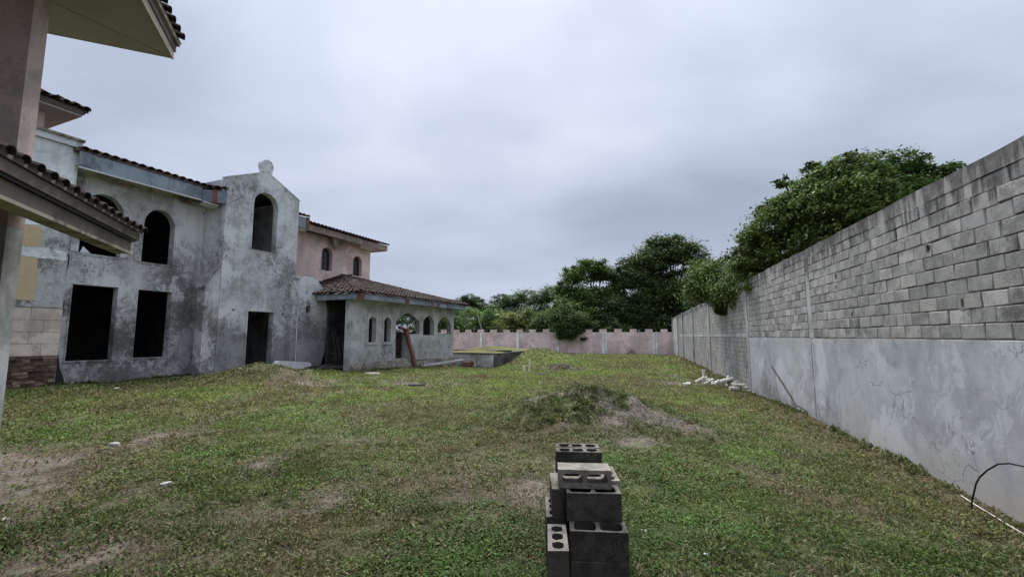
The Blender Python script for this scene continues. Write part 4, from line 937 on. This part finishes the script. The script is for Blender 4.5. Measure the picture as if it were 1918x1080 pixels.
segs = [(-.75, .1, .25, 0), (-.35, -.1, .35, 10), (-.55, -.25, .5, -8), (-.1, .15, .6, 12), (.1, -.1, .7, 18), (.25, .3, .45, -50), (.45, .15, .5, -35), (.55, -.15, .6, -28), (.35, -.3, .5, 5), (.8, -.05, .5, -20), (.95, -.35, .8, 6), (.7, .3, .4, -60), (.15, .45, .35, 70), (.6, .5, .3, 30), (1.1, .1, .45, -30), (-.9, -.15, .4, -25), (-.15, -.4, .3, 15), (.35, .1, .35, 80), (1.0, .35, .3, 15), (0, .5, .4, -5)]
desc = ['leftmost', 'second']
BX, BY = 8.2, 18.2
lab = ['short scrap at the left tip of the pipe heap', 'scrap just right of the left tip of the pipe heap', 'long thin scrap at the front left of the pipe heap', 'scrap touching the foot of the upright thick pipe', 'thick scrap crossing the middle of the pipe heap', 'scrap pointing down at the top centre of the heap', 'scrap just below the top of the heap', 'long scrap sloping down across the heap centre', 'scrap along the front centre of the heap', 'scrap sloping right of the heap centre', 'longest scrap at the front right of the heap by the wall', 'short steep scrap at the upper right of the heap', 'short scrap at the rear left of the heap', 'short scrap at the rear right of the heap', 'scrap nearest the wall at the right of the heap', 'thin scrap farthest out on the grass at the left', 'small scrap in front of the heap', 'upended scrap at the heart of the heap', 'small scrap against the foot of the wall', 'scrap at the back edge of the heap']
for i, (dx, dy, l_, a) in enumerate(segs):
    x, y = BX+dx*.9, BY+dy*1.6-dx*1.2; z = gz(x, y); rad = r.choice((.045, .055, .065, .08)); a_ = R(a); zz_ = z+rad+r.uniform(0, .26)*(abs(dx) < .75); l_ *= .72
    p0 = (x-l_/2*math.cos(a_), y-l_/2*math.sin(a_), zz_-.02); p1 = (x+l_/2*math.cos(a_), y+l_/2*math.sin(a_), zz_+r.uniform(-.04, .2)*(abs(dx) < .75))
    tag(MB().tube([p0, tuple((Vector(p0)+Vector(p1))/2), p1], rad, 10).build('pipe_scrap', M['pvc']), 'white '+lab[i], 'pipe', 'white pipe scraps heaped by the wall')
for i, (x, y, s_, lb_) in enumerate([(-6.3, 7.25, .13, 'flat pale stone in the bare earth at the left of the yard'), (-4.12, 5.5, .10, 'white stone in the grass at the lower left of the yard'), (-4.9, 4.5, .06, 'small white stone in brown earth at the bottom left'), (1.55, 3.75, .05, 'small white stone in the grass right of the block stack'), (8.0, 22.0, .14, 'white stone on the bare brown patch in front of the pipes'), (-10.6, 12.1, .16, 'white scrap at the foot of the clad house block'), (-8.6, 14.2, .12, 'pale stone on the mound in front of the tower'), (-.55, 5.6, .035, 'tiny white pebble in the grass left of the stack'), (.45, 9.9, .05, 'little pale stone on the left slope of the earth mound'), (1.2, 4.25, .05, 'grey pebble beside the top of the block stack'), (-7.7, 17.0, .2, 'small white stone beside the scrap sticks')]):
    flat_stone('pale_stone', x, y, s_*.75, s_*.4, s_*.35, M['pebble'], lb_, 'stone', 'pale stones scattered in the grass', seed=20+i, rot=i)
# rubble clods on the small heap
r = np.random.default_rng(5); rub = MB()
for i in range(150):
    x, y = 2.75+r.normal()*.6, 24.3+r.normal()*.35; z = gz(x, y); s_ = r.uniform(.03, .11)
    v = [(x+s_*r.uniform(.6, 1.2)*a, y+s_*b, z+s_*c*.8) for a, b, c in ((1, 0, 0), (-1, 0, 0), (0, 1, 0), (0, -1, 0), (0, 0, 1), (0, 0, -1))]
    rub.add(v, [(0, 2, 4), (2, 1, 4), (1, 3, 4), (3, 0, 4), (2, 0, 5), (1, 2, 5), (3, 1, 5), (0, 3, 5)])
M['clod'] = plain('brown_clods', (.11, .08, .06), .4, .95)
tag(rub.build('earth_clods', M['clod']), 'small heap of dark brown earth clods near the two upright pipes', 'rubble', kind='stuff')
gv = MB()
for i in range(2600):
    x, y = (2.3+r.normal()*.75, 9.2+r.normal()*.5) if i % 3 else (-5.5+r.normal()*1.8, 6+r.normal()*1.3); z = gz(x, y); s_ = r.uniform(.006, .024)
    v = [(x+s_*a, y+s_*b, z+s_*c*.8) for a, b, c in ((1, 0, 0), (-1, 0, 0), (0, 1, 0), (0, -1, 0), (0, 0, 1), (0, 0, -1))]
    gv.add(v, [(0, 2, 4), (2, 1, 4), (1, 3, 4), (3, 0, 4), (2, 0, 5), (1, 2, 5), (3, 1, 5), (0, 3, 5)])
M['gravel'] = plain('grey_gravel', (.24, .22, .20), .4, .95)
tag(gv.build('mound_gravel', M['gravel']), 'grey gravel and crumbs spilling over the earth mound and the bare patch', 'gravel', kind='stuff')

# ------------------------------------------------------------------ grass
def blades():
    n = 1150000
    ang = RNG.uniform(R(-60), R(60), n); rr = np.exp(RNG.uniform(math.log(2.7), math.log(52), n)); x = rr*np.sin(ang); y = rr*np.cos(ang)
    tW, DW = x*WF.s+y*WF.c, -x*WF.c+y*WF.s; tH, DH = x*HF.s+y*HF.c, -x*HF.c+y*HF.s; tN, DN = x*NF.s+y*NF.c, -x*NF.c+y*NF.s
    e, dry = cover(x, y)
    ok = (DW > -3.97) & (tW < 57.2) & ~((DH > 15.45) & (tH < 15)) & ~((DH > 13.2) & (tH > 14.2)) & ~((DH > 16.15)) & ~((DN > 4.1) & (tN < 6)) & ~((tH > t0) & (tH < t0+13) & (DH > D0-.02) & (DH < D0+6.1))
    ok &= RNG.random(n) < (.16+.84*e)
    # clumpiness
    cl = fbm(x*4+1, y*4+2, 3); ok &= RNG.random(n) < np.clip(cl*2.2-.2, .25, 1)
    x, y, rr, e, dry, cl = (q[ok] for q in (x, y, rr, e, dry, cl)); n = len(x); z = ground_z(x, y)
    g, s_ = grass_col(x, y, e, dry)
    mnd = np.exp(-(((x-1.8)/2.0)**2+((y-9.7)/1.6)**2))+.8*np.exp(-(((x+8.1)/1.3)**2+((y-14.6)/.8)**2))
    weed = np.clip(np.clip((fbm(x*.6+70, y*.6+33, 4)-.44)*7, 0, 1)+mnd*1.2, 0, 1)*(rr < 13)
    broad = RNG.random(n) < .08+.5*weed
    size = (.014+.0022*rr)*RNG.uniform(.6, 1.5, n)*(.6+.8*cl)
    L_ = np.where(broad, size*.95, size*1.5); w = np.where(broad, L_*.38, L_*.09+.0007*rr)
    straw = (RNG.random(n) < .05+.10*(1-e)) & (rr < 12) & ~broad
    L_ = np.where(straw, L_*RNG.uniform(1.6, 3.6, n), L_); w = np.where(straw, .0012+.00035*rr, w)
    az = RNG.uniform(0, 2*math.pi, n); el = np.where(broad, RNG.uniform(R(-5), R(50), n), RNG.uniform(R(10), R(75), n)); el = np.where(straw, RNG.uniform(R(-2), R(22), n), el)
    d = np.stack([np.cos(az)*np.cos(el), np.sin(az)*np.cos(el), np.sin(el)], 1); side = np.stack([-np.sin(az), np.cos(az), np.zeros(n)], 1)
    sw = RNG.uniform(-.6, .6, n)[:, None]; side = side+sw*np.array([0, 0, 1]); side /= np.linalg.norm(side, axis=1)[:, None]
    b = np.stack([x, y, z+np.where(broad, RNG.uniform(0, .03, n), -.003)], 1)
    p0 = b; p1 = b+d*(L_*.5)[:, None]+side*w[:, None]; p2 = b+d*L_[:, None]-np.array([0, 0, 1])*(L_*.12)[:, None]; p3 = b+d*(L_*.5)[:, None]-side*w[:, None]
    co_ = np.stack([p0, p1, p2, p3], 1).reshape(-1, 3)
    col = g*RNG.uniform(.62, 1.45, n)[:, None]
    col[:, 0] *= RNG.uniform(.8, 1.25, n)
    col *= np.clip(1-.55*mnd, .3, 1)[:, None]; size = size*(1+.5*mnd)
    dead = RNG.random(n) < .04+.20*dry+.42*(1-e); col[dead] = np.array([.26, .205, .125])*RNG.uniform(.35, 1.15, dead.sum())[:, None]
    col[straw] = np.array([.30, .25, .17])*RNG.uniform(.4, 1.25, straw.sum())[:, None]; dead |= straw
    col[broad & ~dead] *= np.array([.85, 1.12, .8])
    # taller tufts and weeds, thicker along wall feet and on the mounds
    T_ = []
    def add(x, y, k): T_.append((x, y, k))
    for _ in range(230): t_q = RNG.uniform(4.5, 50); add(*WF.p(t_q, FACE+RNG.uniform(.03, .22), 0)[:2], RNG.uniform(.5, 1.1))
    for _ in range(150): add(*HF.p(RNG.uniform(6, 14.5), 16.5-1.15*(_ % 2)-RNG.uniform(.05, .35), 0)[:2], RNG.uniform(.5, 1.1))
    for _ in range(120): add(*HF.p(RNG.uniform(14.5, 23), PD-.35-RNG.uniform(.05, .4), 0)[:2], RNG.uniform(.6, 1.2))
    for _ in range(420): add(1.8+RNG.normal()*1.0, 9.8+RNG.normal()*.8, RNG.uniform(.4, .9))
    for _ in range(700): q_ = RNG.uniform(R(-52), R(52)); w_ = np.exp(RNG.uniform(math.log(2.8), math.log(30))); add(w_*np.sin(q_), w_*np.cos(q_), RNG.uniform(.3, .75))
    for _ in range(170): add(.6+RNG.normal()*.4, 3.05+RNG.uniform(-.25, .35), RNG.uniform(.4, .8))
    T_ = np.array(T_); nb = 22; tx = np.repeat(T_[:, 0], nb); ty = np.repeat(T_[:, 1], nb); tk = np.repeat(T_[:, 2], nb); m_ = len(tx)
    tx = tx+RNG.normal(size=m_)*.035*tk*2; ty = ty+RNG.normal(size=m_)*.035*tk*2; tz = ground_z(tx, ty)
    DH2 = -tx*HF.c+ty*HF.s; DW2 = -tx*WF.c+ty*WF.s; tH2 = tx*HF.s+ty*HF.c
    ok = (DW2 > -3.99) & ~((DH2 > 15.46) & (tH2 > 10) & (tH2 < 15)) & (DH2 < 16.58) & ~((DH2 > 13.3) & (tH2 > 14.4)); ok &= (cover(tx, ty)[0] > .3) | (DW2 < -3.4); tx, ty, tz, tk = tx[ok], ty[ok], tz[ok], tk[ok]; m_ = len(tx)
    a2 = RNG.uniform(0, 2*math.pi, m_); e2_ = RNG.uniform(R(25), R(85), m_); l2 = .12*tk*RNG.uniform(.5, 1.3, m_); w2 = .0035+l2*.05+.0004*np.hypot(tx, ty)
    d2_ = np.stack([np.cos(a2)*np.cos(e2_), np.sin(a2)*np.cos(e2_), np.sin(e2_)], 1); s2_ = np.stack([-np.sin(a2), np.cos(a2), 0*a2], 1); b2 = np.stack([tx, ty, tz-.005], 1)
    tip = b2+d2_*l2[:, None]+np.stack([np.cos(a2), np.sin(a2), -.4+0*a2], 1)*(l2*.25)[:, None]
    c2_ = np.stack([b2-s2_*(w2*.4)[:, None], b2+d2_*(l2*.55)[:, None]-s2_*w2[:, None], tip, b2+d2_*(l2*.55)[:, None]+s2_*w2[:, None]], 1).reshape(-1, 3)
    k2 = np.array([.105, .150, .040])*RNG.uniform(.5, 1.5, m_)[:, None]; dd2 = RNG.random(m_) < .2; k2[dd2] = np.array([.26, .21, .12])*RNG.uniform(.5, 1.1, dd2.sum())[:, None]
    co_ = np.concatenate([co_, c2_]); col = np.concatenate([col, k2]); n += m_
    cols = np.repeat(col, 4, 0); f = np.arange(4*n).reshape(n, 4)
    return npmesh('grass', co_, f, M['leaf'], cols)
gr = link('grass', blades()); tag(gr, 'short weedy grass covering the yard, green with dry brown patches', 'grass', kind='stuff')

# ------------------------------------------------------------------ trees
def leaves(clumps, n, size, col, nsub=46, spread=.17, droop=.15, seed=1, shell=.55, hue=.2):
    r = np.random.default_rng(seed); cl = np.array(clumps, float)
    if cl.shape[1] == 4: cl = np.concatenate([cl, cl[:, 3:4], cl[:, 3:4]*.8], 1)
    wgt = cl[:, 3]**2; wgt /= wgt.sum(); ns = int(nsub*len(cl)); ci = r.choice(len(cl), ns, p=wgt)
    dv = r.normal(size=(ns, 3)); dv /= np.linalg.norm(dv, axis=1)[:, None]; dv[:, 2] = np.where(dv[:, 2] < -.5, dv[:, 2]*.4, dv[:, 2])
    rad = shell+(1-shell)*r.random(ns)**.5; rad *= r.uniform(.8, 1.12, ns); fr_ = r.random(ns) < .16; rad[fr_] *= r.uniform(1.08, 1.32, fr_.sum())
    sc = cl[ci, :3]+dv*cl[ci, 3:6]*rad[:, None]; stint = np.clip(r.normal(1.12, .38, ns), .45, 2.1); srad = cl[ci, 3]*spread*r.uniform(.6, 1.5, ns); srad[fr_] *= .6
    k = r.integers(0, ns, n); p = sc[k]+r.normal(size=(n, 3))*srad[k][:, None]*np.array([1.25, 1.25, .6])
    az = r.uniform(0, 2*math.pi, n); el = r.normal(-droop, .45, n); L_ = size*r.uniform(.6, 1.4, n); w = L_*r.uniform(.2, .34, n)
    d = np.stack([np.cos(az)*np.cos(el), np.sin(az)*np.cos(el), np.sin(el)], 1); sd_ = np.stack([-np.sin(az), np.cos(az), r.normal(0, .45, n)], 1); sd_ /= np.linalg.norm(sd_, axis=1)[:, None]
    co_ = np.stack([p, p+d*(L_*.45)[:, None]+sd_*w[:, None], p+d*L_[:, None], p+d*(L_*.45)[:, None]-sd_*w[:, None]], 1).reshape(-1, 3)
    c = 1.18*np.array(col)[None, :]*stint[k][:, None]*r.uniform(.6, 1.45, n)[:, None]; c[:, 0] *= r.uniform(1-hue, 1+hue*1.6, n)
    return co_, np.arange(4*n).reshape(n, 4), np.repeat(c, 4, 0)
def tree(name, label, base, clumps, n, size, col, trunk_r=.25, group=None, seed=1, fork=.35, limbs=True, cat='tree', **kw):
    o = thing(name, label, cat, base, group); off_ = np.array(base)
    co_, f, c = leaves(clumps, n, size, col, seed=seed, **kw)
    cr = bpy.data.objects.new('crown', npmesh('crown', co_-off_, f, M['leaf'], c)); C.objects.link(cr); cr.parent = o
    if limbs:
        r = random.Random(seed); b = Vector(base); cx = sum(q[0] for q in clumps)/len(clumps); cy = sum(q[1] for q in clumps)/len(clumps); zt_ = min(q[2] for q in clumps)
        fk = Vector((b.x*.6+cx*.4, b.y*.6+cy*.4, b.z+(zt_-b.z)*fork+.5)); mb = MB()
        mb.tube([b-Vector((0, 0, .4)), b.lerp(fk, .5)+Vector((r.uniform(-.1, .1), 0, 0)), fk], [trunk_r*1.25, trunk_r, trunk_r*.8], 9)
        mb.build('trunk', M['barkm'], o, smooth=True); lm = MB()
        for q in clumps:
            e__ = Vector(q[:3]); mid = fk.lerp(e__, .5)+Vector((r.uniform(-.4, .4), r.uniform(-.4, .4), r.uniform(0, .5)))
            lm.tube([fk-Vector((0, 0, .2)), mid, e__], [trunk_r*.55, trunk_r*.32, trunk_r*.1], 6)
            for _ in range(3):
                a = e__+Vector((r.uniform(-1, 1), r.uniform(-1, 1), r.uniform(-.3, .9)))*q[3]*.8; lm.tube([mid, mid.lerp(a, .6), a], [trunk_r*.2, trunk_r*.12, trunk_r*.04], 5)
        lm.build('limbs', M['barkm'], o, smooth=True)
    return o
def at(u, v, d):      # a point d metres away along the camera's heading
    z = H+(628-v)/830*d; return ((u-959)/830*d, d, z)
DG, MG, BG, OG = (.045, .08, .024), (.075, .13, .036), (.115, .20, .046), (.15, .195, .058)
def cl(lst): return [(*at(u, v, d), r_) for u, v, d, r_ in lst]
GB = 'trees beyond the pink wall'
def base(u, d): x = (u-959)/830*d; return (x, d, gz(x, d))
tree('broadleaf_tree', 'largest round-crowned tree beyond the pink wall, sky showing through its branches', base(1262, 64),
     cl([(1215, 495, 64, 2.9), (1250, 470, 66, 2.9), (1290, 480, 64, 2.8), (1195, 525, 63, 2.6), (1240, 530, 65, 2.6), (1290, 530, 62, 2.8), (1315, 505, 60, 1.9), (1210, 575, 62, 2.8), (1260, 580, 64, 2.8), (1300, 575, 60, 2.4), (1180, 500, 64, 1.9), (1235, 610, 62, 2.4), (1270, 450, 65, 1.6), (1235, 455, 65, 1.5), (1230, 555, 62, 2.6), (1285, 555, 61, 2.4)]), 95000, .33, (.060, .10, .030), .45, GB, 3, nsub=75, spread=.16, shell=.35)
tree('broadleaf_tree', 'bushy green tree beyond the pink wall, left of the largest one', base(1105, 66),
     cl([(1110, 500, 66, 2.0), (1080, 520, 66, 2.0), (1130, 515, 67, 2.0), (1060, 545, 64, 1.8), (1095, 560, 64, 2.6), (1140, 560, 66, 2.5), (1055, 585, 62, 2.3), (1100, 600, 62, 2.3), (1150, 600, 64, 2.3), (1170, 530, 66, 2.0)]), 75000, .32, (.080, .14, .034), .35, GB, 4, nsub=75, spread=.16, shell=.35)
tree('understorey_tree', 'dark dense tree in the shade between the two tall trees', base(1185, 61),
     cl([(1165, 575, 62, 2.3), (1195, 600, 61, 2.4), (1150, 610, 60, 1.8), (1230, 615, 60, 2.0), (1270, 610, 60, 2.0), (1170, 625, 59, 1.4)]), 40000, .34, (.050, .085, .030), .3, GB, 5)
tree('dark_corner_tree', 'dark tree filling the corner behind the far end of the grey wall', base(1300, 56),
     cl([(1300, 590, 62, 1.8), (1275, 560, 62, 2.0), (1330, 560, 52, 2.2), (1320, 600, 55, 2.0), (1345, 590, 48, 1.8), (1280, 625, 62, 1.8), (1310, 530, 58, 1.8), (1350, 540, 45, 1.6)]), 40000, .30, (.045, .078, .026), .3, GB, 6)
tree('draping_shrub', 'shrub draping down over the pink wall in front of its battlements', (*at(1070, 600, 58)[:2], -.4),
     cl([(1060, 608, 57.6, 1.7), (1085, 600, 57.8, 1.5), (1060, 628, 56.9, 1.15), (1074, 620, 57.0, 1.1), (1056, 590, 58.5, 1.6), (1092, 634, 56.9, .32), (1045, 600, 57.8, .9), (1110, 612, 58, .9), (1130, 620, 57.6, .7), (1150, 618, 57.8, .9), (1162, 624, 57.4, .6)]), 26000, .22, (.062, .105, .032), .15, None, 7, cat='shrub')
tree('hill_tree', 'darker tree showing above the bright bushes left of the two tall trees', base(1010, 80),
     cl([(1015, 560, 80, 2.2), (985, 558, 82, 2.2), (1035, 555, 78, 2.4), (1000, 580, 78, 2.5), (960, 566, 84, 2.2)]), 15000, .32, (.062, .105, .036), .3, GB, 8)
tree('hill_tree', 'pointed dark tree rising behind the bright bushes', base(940, 86),
     cl([(940, 560, 86, 1.3), (932, 572, 86, 1.9), (950, 580, 84, 2.2), (920, 585, 86, 1.8)]), 9000, .32, (.052, .09, .032), .3, GB, 9)
tree('hill_tree', 'small dark tree at the far left, just past the pavilion eave', base(878, 90),
     cl([(880, 560, 90, 1.5), (868, 568, 90, 1.6), (895, 570, 90, 1.6), (905, 578, 88, 1.7), (860, 585, 88, 1.8)]), 9000, .34, (.056, .095, .036), .3, GB, 10)
for i, (u, v, d, rr_, c_, lb_) in enumerate([(885, 600, 70, 2.6, BG, 'bright green bush beyond the pink wall, leftmost by the pavilion'), (925, 596, 69, 2.3, (.10, .175, .046), 'fresh green bush beyond the pink wall, under the pointed dark tree'), (955, 602, 66, 2.1, OG, 'olive bush beyond the pink wall, left of the middle'), (990, 600, 67, 2.3, (.13, .185, .06), 'pale green bush beyond the pink wall, under the hill trees'), (1022, 604, 64, 2.0, MG, 'mid green bush beyond the pink wall, beside the bushy tree')]):
    x, y, z = at(u, v, d)
    tree('bush', lb_, (x, y, gz(x, y)), [(x+a*rr_, y+b*rr_, z+q*rr_, rr_*s_) for a, b, q, s_ in ((0, 0, 0, .8), (-.6, .2, -.3, .65), (.6, -.1, -.25, .65), (.1, -.4, -.7, .75), (-.5, -.2, -.9, .6), (.5, 0, -.9, .6), (-.1, 0, .45, .5))], 11000, .24, c_, .12, 'bright bushes beyond the pink wall', 20+i, cat='bush')
mb = MB().tube([at(903, 618, 62), at(896, 596, 62.3), at(893, 586, 62.5)], [.10, .07, .05], 6)
tag(mb.build('bare_branch', plain('grey_branch', (.25, .23, .20), .2)), 'bare grey branch slanting in front of the bright bushes', 'branch')
# massed woodland filling the slope behind the individual trees
for i, (u, v, d) in enumerate([(735, 590, 66), (790, 588, 68), (840, 596, 66)]):
    x, y, z = at(u, v, d)
    tree('bush', ('leafy bush seen through the leftmost wide pavilion arch', 'leafy bush seen through the middle pavilion arch', 'leafy bush seen through the rightmost pavilion arch')[i], (x, y, gz(x, y)), [(x+a*2.6, y+b*2.6, z+q*2.6, 2.6*s_) for a, b, q, s_ in ((0, 0, 0, .9), (-.6, .2, -.3, .8), (.6, -.1, -.25, .8), (.1, -.4, -.9, .9), (0, 0, .5, .6))], 8000, .26, MG, .12, 'bushes seen through the pavilion', 40+i, cat='bush')
cw = []
rw = random.Random(9)
for i in range(70):
    u = rw.uniform(640, 1400); d = rw.uniform(78, 100); cw.append((*at(u, rw.uniform(585, 640), d), rw.uniform(2, 3.2)))
co_, f, c = leaves(cw, 60000, .5, (.055, .095, .034), nsub=22, seed=30, shell=.2)
wd = link('woodland', npmesh('woodland', co_, f, M['leaf'], c)); tag(wd, 'dark continuous woodland behind the trees beyond the pink wall', 'woodland', kind='stuff')
# vine covered tree behind the right wall
tree('vine_covered_tree', 'large vine-covered tree rising behind the grey wall at the right', (*WF.p(15.5, -7, 0)[:2], -.4),
     [(*at(u, v, d), r_) for u, v, d, r_ in [(1510, 385, 15, .85), (1565, 345, 14.6, .9), (1625, 328, 14, .95), (1610, 375, 13.4, 1.05), (1540, 400, 14.6, 1.25), (1460, 430, 15.8, 1.1), (1480, 480, 15.4, 1.0), (1420, 490, 16.5, .9), (1570, 440, 13.8, 1.0), (1672, 365, 13, .6), (1655, 395, 12.6, .65), (1485, 335, 16.5, .35), (1412, 450, 17, .5), (1605, 298, 14.4, .5), (1545, 308, 15.2, .35), (1465, 385, 16, .5), (1440, 530, 16.2, .8)]],
     78000, .125, (.088, .138, .038), .28, None, 12, nsub=80, spread=.13, droop=.35, shell=.55)
tree('feathery_tree', 'sparse feathery tree showing above the wall right of the vine-covered tree', (*WF.p(14, -9.5, 0)[:2], -.4),
     [(*at(u, v, d), r_) for u, v, d, r_ in [(1700, 300, 16, .75), (1740, 315, 16, .6), (1780, 325, 15.5, .5), (1720, 350, 15.5, .7), (1680, 330, 16, .6), (1815, 312, 15, .35)]], 9000, .14, (.075, .135, .036), .15, None, 13, nsub=44, spread=.2, droop=.3)
tree('overhanging_vine', 'tangled leafy vine hanging over the top of the grey wall towards the yard', (*WF.p(22, -5.0, 0)[:2], -.4),
     [(*at(u, v, d), r_) for u, v, d, r_ in [(1345, 525, 22, 1.15), (1375, 515, 21, 1.0), (1400, 530, 19.8, 1.05), (1325, 548, 22.4, .95), (1390, 545, 19.2, .95), (1425, 530, 18, .9), (1372, 555, 20.5, .75), (1415, 555, 18.6, .6), (1400, 575, 18.8, .42), (1355, 572, 21, .42), (1318, 535, 23, .5), (1392, 590, 18.8, .22), (1350, 583, 20.8, .2), (1440, 500, 17.6, .8)]],
     52000, .14, (.070, .118, .030), .12, None, 14, nsub=40, spread=.2, droop=.6, cat='vine', limbs=False)
